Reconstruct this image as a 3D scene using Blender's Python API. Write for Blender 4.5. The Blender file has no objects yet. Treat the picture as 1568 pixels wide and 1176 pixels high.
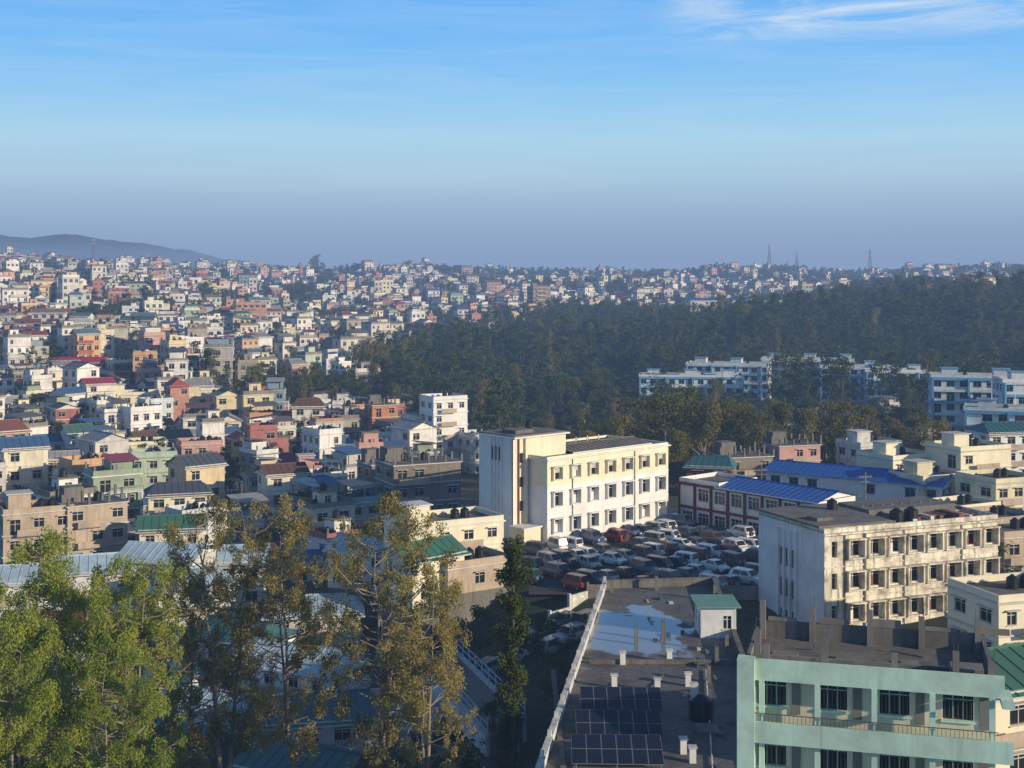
import bpy, math, random
import numpy as np
from mathutils import Vector, Matrix, noise
R = random.Random(7)
scene = bpy.context.scene
COL = scene.collection
CAMZ = 60.0
FPX = 2040.0          # focal length in units where the view is 1568 wide

# ------------------------------------------------------------------ mesh builder
class MB:
    def __init__(s): s.v=[]; s.f=[]; s.m=[]
    def quad(s,a,b,c,d,m):
        n=len(s.v); s.v+=[a,b,c,d]; s.f.append((n,n+1,n+2,n+3)); s.m.append(m)
    def poly(s,pts,m):
        n=len(s.v); s.v+=list(pts); s.f.append(tuple(range(n,n+len(pts)))); s.m.append(m)
    def hexa(s,p,m):
        n=len(s.v); s.v+=list(p)
        for f in ((3,2,1,0),(4,5,6,7),(0,1,5,4),(1,2,6,5),(2,3,7,6),(3,0,4,7)):
            s.f.append(tuple(n+i for i in f)); s.m.append(m)
    def box(s,x0,y0,z0,x1,y1,z1,m):
        s.hexa([(x0,y0,z0),(x1,y0,z0),(x1,y1,z0),(x0,y1,z0),(x0,y0,z1),(x1,y0,z1),(x1,y1,z1),(x0,y1,z1)],m)
    def cyl(s,p0,p1,r0,r1,k,m,cap=True):
        p0=Vector(p0);p1=Vector(p1);d=(p1-p0)
        if d.length<1e-6: return
        d.normalize(); a=d.orthogonal().normalized(); b=d.cross(a)
        n=len(s.v)
        for i in range(k):
            t=2*math.pi*i/k; o=a*math.cos(t)+b*math.sin(t)
            s.v.append(tuple(p0+o*r0)); s.v.append(tuple(p1+o*r1))
        for i in range(k):
            j=(i+1)%k
            s.f.append((n+2*i,n+2*j,n+2*j+1,n+2*i+1)); s.m.append(m)
        if cap:
            s.f.append(tuple(n+2*i+1 for i in range(k))); s.m.append(m)
            s.f.append(tuple(n+2*i for i in reversed(range(k)))); s.m.append(m)
    def leaves(s,C,size,aspect,droop,rs,m):
        C=np.asarray(C); N=len(C)
        a=rs.normal(size=(N,3)); a[:,2]-=droop; a/=np.linalg.norm(a,axis=1)[:,None]
        b=rs.normal(size=(N,3)); b-= (b*a).sum(1)[:,None]*a; b/=np.linalg.norm(b,axis=1)[:,None]
        sz=size*rs.uniform(.6,1.3,size=(N,1)); a=a*sz; b=b*sz*aspect
        V=np.stack([C-a*.5,C+b*.5,C+a*.5,C-b*.5],1).reshape(-1,3)
        n=len(s.v); s.v+= [tuple(x) for x in V.tolist()]
        s.f+= [(n+4*i,n+4*i+1,n+4*i+2,n+4*i+3) for i in range(N)]; s.m+=[m]*N
    def mesh(s,name,mats):
        me=bpy.data.meshes.new(name); me.from_pydata(s.v,[],s.f)
        for m in mats: me.materials.append(m)
        me.polygons.foreach_set('material_index',s.m); me.update(); return me

def obj(name,me,loc=(0,0,0),rot=0.0,scale=(1,1,1),parent=None,color=None):
    o=bpy.data.objects.new(name,me); o.location=loc; o.rotation_euler=(0,0,rot); o.scale=scale
    if color: o.color=color
    if parent: o.parent=parent
    COL.objects.link(o); return o
def empty(name,loc=(0,0,0)):
    e=bpy.data.objects.new(name,None); e.location=loc; COL.objects.link(e); return e

# ------------------------------------------------------------------ materials
def newmat(name):
    m=bpy.data.materials.new(name); m.use_nodes=True; nt=m.node_tree
    b=nt.nodes['Principled BSDF']; return m,nt,b
def N(nt,t,**k):
    n=nt.nodes.new(t)
    for a,v in k.items(): setattr(n,a,v)
    return n
def ramp(nt,cols,const=False):
    r=N(nt,'ShaderNodeValToRGB'); cr=r.color_ramp
    if const: cr.interpolation='CONSTANT'
    cr.elements.remove(cr.elements[-1]); cr.elements[0].position=cols[0][0]; cr.elements[0].color=(*cols[0][1],1)
    for p,c in cols[1:]:
        e=cr.elements.new(p); e.color=(*c,1)
    return r
def mix(nt,a,b,f,bt='MIX'):
    n=N(nt,'ShaderNodeMix',data_type='RGBA',blend_type=bt)
    for s,v in ((n.inputs[0],f),(n.inputs[6],a),(n.inputs[7],b)):
        if hasattr(v,'links'): nt.links.new(v,s)
        elif isinstance(v,(int,float)): s.default_value=v
        else: s.default_value=(*v,1)
    return n.outputs[2]
def weather(nt,col,amt,scale=.35,dark=(.10,.09,.075)):
    """stains: blotches + vertical run-off streaks in object space"""
    tc=N(nt,'ShaderNodeTexCoord'); oi=N(nt,'ShaderNodeObjectInfo')
    add=N(nt,'ShaderNodeVectorMath',operation='ADD'); sc=N(nt,'ShaderNodeVectorMath',operation='SCALE')
    comb=N(nt,'ShaderNodeCombineXYZ')
    for i in range(3): nt.links.new(oi.outputs['Random'],comb.inputs[i])
    nt.links.new(comb.outputs[0],sc.inputs[0]); sc.inputs['Scale'].default_value=90
    nt.links.new(tc.outputs['Object'],add.inputs[0]); nt.links.new(sc.outputs[0],add.inputs[1])
    n1=N(nt,'ShaderNodeTexNoise'); n1.inputs['Scale'].default_value=scale; n1.inputs['Detail'].default_value=5; n1.inputs['Roughness'].default_value=.68
    nt.links.new(add.outputs[0],n1.inputs['Vector'])
    mp=N(nt,'ShaderNodeMapping'); mp.inputs['Scale'].default_value=(2.2,2.2,.16)
    nt.links.new(add.outputs[0],mp.inputs[0])
    n2=N(nt,'ShaderNodeTexNoise'); n2.inputs['Scale'].default_value=1.0; n2.inputs['Detail'].default_value=3
    nt.links.new(mp.outputs[0],n2.inputs['Vector'])
    r1=ramp(nt,[(.42,(0,0,0)),(.72,(1,1,1))]); r2=ramp(nt,[(.50,(0,0,0)),(.75,(1,1,1))])
    nt.links.new(n1.outputs[0],r1.inputs[0]); nt.links.new(n2.outputs[0],r2.inputs[0])
    mx=N(nt,'ShaderNodeMath',operation='MAXIMUM'); nt.links.new(r1.outputs[0],mx.inputs[0]); nt.links.new(r2.outputs[0],mx.inputs[1])
    ml=N(nt,'ShaderNodeMath',operation='MULTIPLY'); nt.links.new(mx.outputs[0],ml.inputs[0]); ml.inputs[1].default_value=amt
    return mix(nt,col,dark,ml.outputs[0])
def paint(name,col,amt=.35,rough=.85,scale=.35,dark=(.10,.09,.075)):
    m,nt,b=newmat(name); c=weather(nt,col,amt,scale,dark)
    nt.links.new(c,b.inputs['Base Color']); b.inputs['Roughness'].default_value=rough; return m
def randpaint(name,cols,amt,mult=1.0,rough=.85,off=0.0):
    m,nt,b=newmat(name); oi=N(nt,'ShaderNodeObjectInfo')
    a=N(nt,'ShaderNodeMath',operation='MULTIPLY_ADD'); nt.links.new(oi.outputs['Random'],a.inputs[0]); a.inputs[1].default_value=mult; a.inputs[2].default_value=off
    fr=N(nt,'ShaderNodeMath',operation='FRACT'); nt.links.new(a.outputs[0],fr.inputs[0])
    r=ramp(nt,[(i/len(cols),c) for i,c in enumerate(cols)],True); nt.links.new(fr.outputs[0],r.inputs[0])
    c=weather(nt,r.outputs[0],amt); nt.links.new(c,b.inputs['Base Color']); b.inputs['Roughness'].default_value=rough; return m

WC=[(.80,.78,.74),(.76,.70,.54),(.42,.41,.38),(.82,.81,.78),(.70,.58,.36),(.66,.64,.58),(.48,.24,.18),(.62,.67,.70),(.80,.76,.66),(.27,.25,.22),(.80,.79,.76),(.46,.56,.46),(.62,.38,.33),(.78,.75,.67),(.36,.32,.28),(.78,.77,.75),(.80,.79,.77),(.74,.68,.50),(.60,.58,.55),(.40,.16,.15),(.79,.78,.76),(.66,.40,.22)]
M_wall=randpaint('house_wall_paint',WC,.45)
M_wall2=randpaint('house_accent_paint',[(.74,.74,.72),(.34,.12,.10),(.66,.6,.45),(.22,.34,.44),(.6,.58,.54),(.3,.38,.28),(.5,.28,.18),(.72,.72,.70)],.45,mult=13.7)
M_glass,nt,b=newmat('window_glass'); b.inputs['Base Color'].default_value=(.018,.022,.028,1); b.inputs['Roughness'].default_value=.18
M_frame=paint('window_frame_paint',(.60,.59,.56),.4)
M_conc=paint('bare_concrete',(.24,.225,.20),.7,.95)
M_tin=randpaint('painted_tin_roof',[(.28,.055,.04),(.30,.31,.32),(.16,.13,.11),(.22,.07,.055),(.07,.16,.12),(.38,.39,.40),(.15,.075,.055),(.05,.14,.30),(.08,.10,.13),(.38,.05,.09),(.20,.15,.12),(.10,.20,.27)],.5,mult=7.3,rough=.6,)
M_tank,nt,b=newmat('black_plastic_tank'); b.inputs['Base Color'].default_value=(.012,.012,.013,1); b.inputs['Roughness'].default_value=.4
M_steel=paint('dark_steel',(.10,.10,.11),.3,.6)
HM=[M_wall,M_glass,M_frame,M_conc,M_tin,M_tank,M_wall2,M_steel]
W,G,F,C,T,K,A,S=range(8)

# ------------------------------------------------------------------ facade tools
def frame(p0,p1):
    dx,dy=p1[0]-p0[0],p1[1]-p0[1]; L=math.hypot(dx,dy); ux,uy=dx/L,dy/L; nx,ny=uy,-ux
    return (lambda s,h,o=0.0:(p0[0]+ux*s+nx*o,p0[1]+uy*s+ny*o,h)),L
def obox(mb,P,s0,s1,h0,h1,o0,o1,m):
    mb.hexa([P(s0,h0,o1),P(s1,h0,o1),P(s1,h0,o0),P(s0,h0,o0),P(s0,h1,o1),P(s1,h1,o1),P(s1,h1,o0),P(s0,h1,o0)],m)
def opening(mb,P,s0,s1,h0,h1,a,b,c,d,dep,wall,mull=1,glass=G,fr=F,bars=0,trans=True):
    mb.quad(P(s0,h0),P(a,h0),P(a,h1),P(s0,h1),wall); mb.quad(P(b,h0),P(s1,h0),P(s1,h1),P(b,h1),wall)
    if c>h0+1e-3: mb.quad(P(a,h0),P(b,h0),P(b,c),P(a,c),wall)
    if d<h1-1e-3: mb.quad(P(a,d),P(b,d),P(b,h1),P(a,h1),wall)
    mb.quad(P(a,c),P(a,c,-dep),P(a,d,-dep),P(a,d),wall); mb.quad(P(b,c,-dep),P(b,c),P(b,d),P(b,d,-dep),wall)
    mb.quad(P(a,c),P(b,c),P(b,c,-dep),P(a,c,-dep),wall); mb.quad(P(a,d,-dep),P(b,d,-dep),P(b,d),P(a,d),wall)
    mb.quad(P(a,c,-dep),P(b,c,-dep),P(b,d,-dep),P(a,d,-dep),glass)
    w=b-a
    for k in range(1,mull+1):
        x=a+w*k/(mull+1); obox(mb,P,x-.035,x+.035,c,d,-dep+.002,-dep+.06,fr)
    if trans: obox(mb,P,a,b,c+(d-c)*.68,c+(d-c)*.68+.06,-dep+.003,-dep+.055,fr)
    for k in range(bars):
        x=a+w*(k+.5)/bars; obox(mb,P,x-.02,x+.02,c,d,-.05,-.02,S)
def facade(mb,p0,p1,z0,fh,floors,bays,ww=.45,wh=.42,sill=.3,dep=.2,chj=.4,blank=.1,rng=R,wall=W,mull=1,glass=G,fr=F,bars=0,door=.06,ac=True):
    P,L=frame(p0,p1); bw=L/bays
    for j in range(floors):
        wl=wall[j] if isinstance(wall,(list,tuple)) else wall
        for i in range(bays):
            s0=i*bw;s1=s0+bw;h0=z0+j*fh;h1=h0+fh
            if rng.random()<blank: mb.quad(P(s0,h0),P(s1,h0),P(s1,h1),P(s0,h1),wl); continue
            a=s0+bw*(1-ww)/2;b=s1-bw*(1-ww)/2;c=h0+fh*sill;d=c+fh*wh
            if rng.random()<door: c=h0+.05
            opening(mb,P,s0,s1,h0,h1,a,b,c,d,dep,wl,mull,glass,fr,bars)
            if chj>0: obox(mb,P,a-.2,b+.2,d+.08,d+.17,.002,chj,fr)
            if c>h0+.2: obox(mb,P,a-.08,b+.08,c-.09,c-.01,.002,.1,fr)
    return P,L
def parapet(mb,x0,y0,x1,y1,z,h,t,m,cap=None):
    mb.box(x0,y0,z,x1,y0+t,z+h,m); mb.box(x0,y1-t,z,x1,y1,z+h,m)
    mb.box(x0,y0+t,z,x0+t,y1-t,z+h,m); mb.box(x1-t,y0+t,z,x1,y1-t,z+h,m)
def tank(mb,x,y,z,r=.6,h=1.3):
    mb.cyl((x,y,z),(x,y,z+h*.8),r,r,12,K); mb.cyl((x,y,z+h*.8),(x,y,z+h),r,r*.35,12,K); mb.cyl((x,y,z+h),(x,y,z+h+.1),r*.3,r*.3,8,K)
def gable(mb,x0,y0,x1,y1,z,h,ov,m,wall=W,hip=0.0):
    yc=(y0+y1)/2; X0=x0-ov;X1=x1+ov;Y0=y0-ov;Y1=y1+ov; zz=z-ov*h/((y1-y0)/2)
    hx=(x1-x0)*hip
    a=(X0,Y0,zz);b=(X1,Y0,zz);c=(X1-hx,yc,z+h);d=(X0+hx,yc,z+h);e=(X0,Y1,zz);f=(X1,Y1,zz)
    mb.quad(a,b,c,d,m); mb.quad(f,e,d,c,m)
    if hip>0: mb.poly([e,a,d],m); mb.poly([b,f,c],m)
    else:
        mb.poly([(x0,y1,z),(x0,y0,z),(x0,yc,z+h-.05)],wall); mb.poly([(x1,y0,z),(x1,y1,z),(x1,yc,z+h-.05)],wall)
    mb.box(X0,Y0-.03,zz-.16,X1,Y0,zz+.0,F); mb.box(X0,Y1,zz-.16,X1,Y1+.03,zz,F)
    mb.cyl((X0+hx,yc,z+h+.03),(X1-hx,yc,z+h+.03),.12,.12,6,m)
    n=int((X1-X0)/1.1)
    for i in range(1,n):
        x=X0+(X1-X0)*i/n
        k=1.0
        if hip>0: k=min(1,min(x-X0,X1-x)/max(hx,.01))
        yy0=Y0+(yc-Y0)*k; zt=zz+(z+h-zz)*k
        mb.hexa([(x-.03,Y0,zz+.005),(x+.03,Y0,zz+.005),(x+.03,yy0,zt+.005),(x-.03,yy0,zt+.005),(x-.03,Y0,zz+.06),(x+.03,Y0,zz+.06),(x+.03,yy0,zt+.06),(x-.03,yy0,zt+.06)],m)

# ------------------------------------------------------------------ generic house variants
def house_mesh(i,small=False):
    r=random.Random(100+i); mb=MB()
    w=r.uniform(6.0,10.0); d=r.uniform(5.6,8.4); fl=r.choice([1,1,2,2,3,3,3,4]); fh=2.95
    if i%9==8: w=r.uniform(10,13.5); fl=r.choice([3,4,4])
    if small: w=r.uniform(5.4,8.8); d=r.uniform(5,7.4); fl=r.choice([1,1,2,2,2,3,3]); fh=2.8
    tin=(i%4==1) or fl==1
    x0,y0,x1,y1=-w/2,-d/2,w/2,d/2
    mb.box(x0+.01,y0+.01,-10,x1-.01,y1-.01,0,C)
    pts=[(x0,y0),(x1,y0),(x1,y1),(x0,y1)]
    balc=r.random()<.6
    for k in range(4):
        p0,p1=pts[k],pts[(k+1)%4]; L=math.hypot(p1[0]-p0[0],p1[1]-p0[1])
        facade(mb,p0,p1,0,fh,fl,max(2,int(L/2.6)),ww=r.uniform(.36,.58),wh=.45,sill=.28,blank=.15 if k%2==0 else .3,rng=r,chj=r.choice([0,.4,.5]),wall=W if r.random()<.8 else A)
    H=fl*fh
    bm_=F if r.random()<.5 else W
    for j in range(1,fl+1):   # floor bands
        z=j*fh; e=.28 if (j==fl or r.random()<.4) else .06
        for k in range(4):
            P,L=frame(pts[k],pts[(k+1)%4]); obox(mb,P,-e,L,z-.13,z+.07,.003,e,bm_)
    if balc:
        side=r.choice([0,0,1]); P,L=frame(pts[side],pts[side+1])
        b0=r.choice([0,L*.3]); b1=L if b0 else L*.65
        for j in range(1,fl):
            z=j*fh; obox(mb,P,b0,b1,z-.15,z,.01,1.2,W)
            if r.random()<.5: obox(mb,P,b0,b1,z,z+.9,1.1,1.2,A)
            else:
                obox(mb,P,b0,b1,z+.85,z+.92,1.12,1.18,S)
                n=int((b1-b0)/.45)
                for q in range(n+1): s=b0+(b1-b0)*q/n; obox(mb,P,s-.02,s+.02,z,z+.85,1.13,1.17,S)
        for q in range(3):
            s=b0+.12+(b1-b0-.24)*q/2; obox(mb,P,s-.12,s+.12,-9,(fl-1)*fh-.15,.92,1.1,W)
    if tin:
        gable(mb,x0,y0,x1,y1,H+.02,r.uniform(1.1,1.8),.5,T,hip=r.choice([0,0,.2]))
    else:
        mb.quad((x0,y0,H+.02),(x1,y0,H+.02),(x1,y1,H+.02),(x0,y1,H+.02),C)
        parapet(mb,x0,y0,x1,y1,H+.07,r.choice([.5,.9,.9]),.15,r.choice([W,W,A,C]))
        typ=r.random()
        if typ<.45:
            sx=r.uniform(x0+.3,max(x0+.31,x1-3.6)); sy=r.uniform(y0+.4,max(y0+.41,y1-3.2))
            q=[(sx,sy),(sx+3.0,sy),(sx+3.0,sy+2.6),(sx,sy+2.6)]
            for k in range(4): facade(mb,q[k],q[(k+1)%4],H+.05,2.5,1,1,ww=.35,wh=.45,rng=r,chj=0,blank=.3)
            mb.box(sx-.3,sy-.3,H+2.55,sx+3.3,sy+2.9,H+2.7,C)
            tank(mb,sx+1.2,sy+1.3,H+2.7)
        elif typ<.9:   # tin shed over part of terrace
            xs=r.uniform(x0+.3,0); z=H+2.3
            for px in (xs,x1-.4):
                for py in (y0+.4,y1-.4): mb.box(px-.07,py-.07,H,px+.07,py+.07,z,S)
            if r.random()<.6: mb.box(xs+.1,y0+1.2,H+.03,x1-.6,y1-.5,z-.05,A)
            mb.hexa([(xs-.3,y0+.1,z),(x1-.1,y0+.1,z),(x1-.1,y1-.1,z+.6),(xs-.3,y1-.1,z+.6),(xs-.3,y0+.1,z+.05),(x1-.1,y0+.1,z+.05),(x1-.1,y1-.1,z+.65),(xs-.3,y1-.1,z+.65)],T)
        for q in range(r.choice([1,2,3])): tank(mb,r.uniform(x0+1,x1-1),r.uniform(y0+1,y1-1),H+.03,.55,1.3)
        if r.random()<.5:   # starter columns
            for px in (x0+.3,0,x1-.3):
                for py in (y0+.3,y1-.3): mb.box(px-.14,py-.14,H,px+.14,py+.14,H+r.uniform(1.2,1.9),C)
    if r.random()<.5:   # lean-to at the side
        zz=fh*.85; mb.box(x1+.003,y0+1,-10,x1+2.4,y1-.6,zz-.3,A); mb.hexa([(x1+.01,y0+.7,zz+.2),(x1+2.8,y0+.7,zz-.28),(x1+2.8,y1-.3,zz-.28),(x1+.01,y1-.3,zz+.2),(x1+.01,y0+.7,zz+.26),(x1+2.8,y0+.7,zz-.22),(x1+2.8,y1-.3,zz-.22),(x1+.01,y1-.3,zz+.26)],T)
    if r.random()<.35:  # rear wing of another height
        mb.box(x0+.6,y1+.003,-10,x1-1.5,y1+3.0,H*.62,W); mb.box(x0+.3,y1+.01,H*.62,x1-1.2,y1+3.3,H*.62+.14,C)
    return mb.mesh('house_%d'%i,HM),math.hypot(w,d)/2,H
HOUSES=[house_mesh(i) for i in range(34)]
SMALLH=[house_mesh(200+i,True) for i in range(26)]

# ------------------------------------------------------------------ terrain
UC=[-400,0,300,600,784,900,1100,1300,1568,2000]
TC=[(u-784)/FPX for u in UC]
TAB=[(0,[14]*10),
(100,[14,14,14,14,15,16,17,18,20,22]),
(150,[15,15,15,15,18,21,21,21,22,24]),
(190,[15,15,15,16,20,22,22,22,22,24]),
(235,[14,14,14,15,18,21,21,21,21,22]),
(300,[18,18,17,14,14,14,16,16,16,18]),
(370,[24,24,22,15,11,10,12,12,13,14]),
(500,[30,29,27,14,9,9,12,13,13,14]),
(700,[40,39,34,21,17,20,26,29,36,38]),
(800,[44,43,37,24,21,26,30,34,43,44]),
(1000,[50,49,44,31,25,24,26,32,47,48]),
(1400,[63,63,54,46,40,39,40,43,52,52]),
(2000,[82,81,67,61,57,56,60,60,63,63]),
(2600,[60]*10),(4000,[25]*10),(8000,[-40]*10),(30000,[-500]*10)]
YR=np.array([a for a,_ in TAB],float)
COLS=np.array([b for _,b in TAB],float)
MT_U=[-1400,-400,0,60,110,150,200,260,340,500,784,1568,3000]
MT_F=[.7,.95,1.04,.97,1.02,.98,.94,.74,.56,.34,.2,.28,.4]
def sm(x): x=max(0,min(1,x)); return x*x*(3-2*x)
def terr(x,y):
    yy=max(y,60.0); t=min(max(x/yy,TC[0]),TC[-1])
    k=int(np.searchsorted(YR,yy))-1; k=max(0,min(k,len(YR)-2))
    f=(yy-YR[k])/(YR[k+1]-YR[k])
    z=(1-f)*np.interp(t,TC,COLS[k])+f*np.interp(t,TC,COLS[k+1])
    if yy>2800:
        z+=180*math.exp(-((yy-4500)/800)**2)*np.interp(784+FPX*x/yy,MT_U,MT_F)
    if yy>240: z+=noise.noise(Vector((x/60,y/60,3)))*min(5,(yy-240)*.02)
    if yy>380: z+=noise.noise(Vector((x/200,y/170,7)))*min(16,(yy-380)*.035)
    w=sm((x+6)/8)*sm((62-x)/8)*sm((y-152)/8)*sm((238-y)/10)
    return float(z*(1-w)+22.4*w)
ys=[-600,-300,-100,0,30,60]+list(np.arange(70,260,5))+list(np.arange(260,800,12))+list(np.arange(800,2700,30))+list(np.arange(2700,6500,90))+[7000,8000,10000,14000,20000,30000]
tt=np.concatenate([np.linspace(-1.6,-.5,12)[:-1],np.linspace(-.5,.5,140),np.linspace(.5,1.6,12)[1:]])
gv=[];nf=len(tt)
for y in ys:
    e=max(abs(y),120)
    for t in tt:
        x=t*e; z=terr(x,y)
        if y>2700: z+=noise.fractal(Vector((x/240,y/300,1)),1,2,5)*16
        gv.append((x,y,z))
gf=[(i*nf+j,i*nf+j+1,(i+1)*nf+j+1,(i+1)*nf+j) for i in range(len(ys)-1) for j in range(nf-1)]
gm=bpy.data.meshes.new('ground'); gm.from_pydata(gv,[],gf)
M_ground,nt,b=newmat('ground_soil_and_grass')
geo=N(nt,'ShaderNodeNewGeometry')
n1=N(nt,'ShaderNodeTexNoise'); n1.inputs['Scale'].default_value=.035; n1.inputs['Detail'].default_value=7
n2=N(nt,'ShaderNodeTexNoise'); n2.inputs['Scale'].default_value=.6; n2.inputs['Detail'].default_value=4
nt.links.new(geo.outputs['Position'],n1.inputs['Vector']); nt.links.new(geo.outputs['Position'],n2.inputs['Vector'])
r1=ramp(nt,[(.35,(.022,.038,.014)),(.55,(.045,.055,.022)),(.72,(.12,.09,.055))]); nt.links.new(n1.outputs[0],r1.inputs[0])
r2=ramp(nt,[(.3,(.5,.5,.5)),(.7,(1.3,1.3,1.3))]); nt.links.new(n2.outputs[0],r2.inputs[0])
nt.links.new(mix(nt,r1.outputs[0],r2.outputs[0],1.0,'MULTIPLY'),b.inputs['Base Color']); b.inputs['Roughness'].default_value=1
gm.materials.append(M_ground); gm.polygons.foreach_set('use_smooth',[True]*len(gm.polygons))
obj('ground',gm)

# ------------------------------------------------------------------ trees
def leafmat(name,c1,c2,c3,tr=.3):
    m=bpy.data.materials.new(name); m.use_nodes=True; nt=m.node_tree; nt.nodes.clear()
    g=N(nt,'ShaderNodeNewGeometry'); oi=N(nt,'ShaderNodeObjectInfo')
    n=N(nt,'ShaderNodeTexNoise'); n.inputs['Scale'].default_value=.45; n.inputs['Detail'].default_value=1
    nt.links.new(g.outputs['Position'],n.inputs['Vector'])
    a=N(nt,'ShaderNodeMath',operation='MULTIPLY_ADD'); nt.links.new(g.outputs['Random Per Island'],a.inputs[0]); a.inputs[1].default_value=.35
    nt.links.new(n.outputs[0],a.inputs[2])
    a2=N(nt,'ShaderNodeMath',operation='MULTIPLY_ADD'); nt.links.new(oi.outputs['Random'],a2.inputs[0]); a2.inputs[1].default_value=.3; nt.links.new(a.outputs[0],a2.inputs[2])
    r=ramp(nt,[(.45,c1),(.75,c2),(1.0,c3)]); nt.links.new(a2.outputs[0],r.inputs[0])
    d=N(nt,'ShaderNodeBsdfDiffuse'); t=N(nt,'ShaderNodeBsdfTranslucent'); mx=N(nt,'ShaderNodeMixShader'); mx.inputs[0].default_value=tr
    nt.links.new(r.outputs[0],d.inputs[0]); nt.links.new(r.outputs[0],t.inputs[0])
    o=N(nt,'ShaderNodeOutputMaterial'); nt.links.new(d.outputs[0],mx.inputs[1]); nt.links.new(t.outputs[0],mx.inputs[2]); nt.links.new(mx.outputs[0],o.inputs[0]); return m
L_pine=leafmat('pine_needles',(.020,.045,.018),(.05,.085,.028),(.11,.14,.045),.25)
L_broad=leafmat('broad_leaves',(.03,.06,.016),(.07,.105,.026),(.13,.15,.04),.35)
L_olive=leafmat('silver_oak_leaves',(.14,.14,.045),(.29,.26,.08),(.46,.38,.14),.45)
L_green=leafmat('eucalyptus_leaves',(.12,.17,.025),(.24,.31,.05),(.40,.44,.09),.45)
L_dark=leafmat('cypress_leaves',(.025,.042,.012),(.055,.08,.02),(.11,.13,.035),.3)
L_litm=leafmat('sun_brightened_leaves',(.07,.09,.022),(.16,.16,.042),(.28,.235,.07),.4)  # olive leaf tone, brightened in the colour so the grove reads as sunlit
M_bark=paint('pale_bark',(.27,.23,.18),.5,.95,1.5)
M_barkd=paint('dark_bark',(.09,.07,.05),.5,.95,1.5)

def sph(rs,n,c,rad):
    p=rs.normal(size=(n,3)); p/=np.linalg.norm(p,axis=1)[:,None]; p*=(rs.uniform(0,1,(n,1))**.45)
    return p*np.array(rad)+np.array(c)
def small_tree(kind,seed):
    r=random.Random(seed); rs=np.random.RandomState(seed); mb=MB()
    H=12.0 if kind!='bush' else 4
    if kind=='pine':
        cb=r.uniform(.38,.5)*H; mb.cyl((0,0,-1.5),(.2,.1,H*.93),.24,.07,6,1)
        for i in range(17):
            q=(i+.5)/17; z=cb+(H-cb)*q; rad=(2.9*(1-q)**.6+.5)*r.uniform(.6,1.2); an=r.uniform(0,6.28)
            x,y=math.cos(an)*rad,math.sin(an)*rad; mb.cyl((.1,.05,z-.5),(x*.9,y*.9,z+.1),.07,.03,4,1,False)
            mb.leaves(sph(rs,58,(x*.8,y*.8,z+.2),(1.2,1.2,.55)),.6,.38,-.2,rs,0)
        lm=L_pine;bm=M_barkd
    elif kind=='broad':
        mb.cyl((0,0,-1.5),(.1,.2,H*.4),.32,.2,6,1)
        for i in range(22):
            an=r.uniform(0,6.28); q=r.random(); z=H*(.34+.62*q); rad=4.0*math.sqrt(max(0,1-(q-.42)**2/.4))*r.uniform(.4,1)
            x,y=math.cos(an)*rad,math.sin(an)*rad; mb.cyl((.1,.2,H*.36),(x,y,z),.12,.03,4,1,False)
            mb.leaves(sph(rs,70,(x,y,z),(1.35,1.35,.95)),.55,.55,.1,rs,0)
        lm=L_broad;bm=M_barkd
    elif kind=='lit':
        mb.cyl((0,0,-1.5),(.1,.2,H*.75),.26,.1,6,1)
        for i in range(46):
            an=r.uniform(0,6.28); q=r.random(); z=H*(.22+.76*q); rad=3.1*(1-q*.65)*r.uniform(.3,1.1)
            x,y=math.cos(an)*rad,math.sin(an)*rad; mb.cyl((.1,.2,max(.5,z-2)),(x,y,z),.09,.03,4,1,False)
            mb.leaves(sph(rs,95,(x,y,z),(.95,.95,.9)),.34,.5,.4,rs,0)
        lm=L_litm;bm=M_bark
    else:
        for i in range(9):
            mb.leaves(sph(rs,50,(r.uniform(-1.4,1.4),r.uniform(-1.4,1.4),r.uniform(.5,2)),(1,1,.8)),.4,.6,.1,rs,0)
        mb.cyl((0,0,-.5),(0,0,1.2),.08,.04,5,1)
        lm=L_broad;bm=M_barkd
    return mb.mesh(kind+'_tree',[lm,bm])
PINES=[small_tree('pine',i) for i in range(6)]
BROADS=[small_tree('broad',20+i) for i in range(4)]
LITS=[small_tree('lit',40+i) for i in range(4)]
BUSH=[small_tree('bush',60+i) for i in range(3)]

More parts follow.
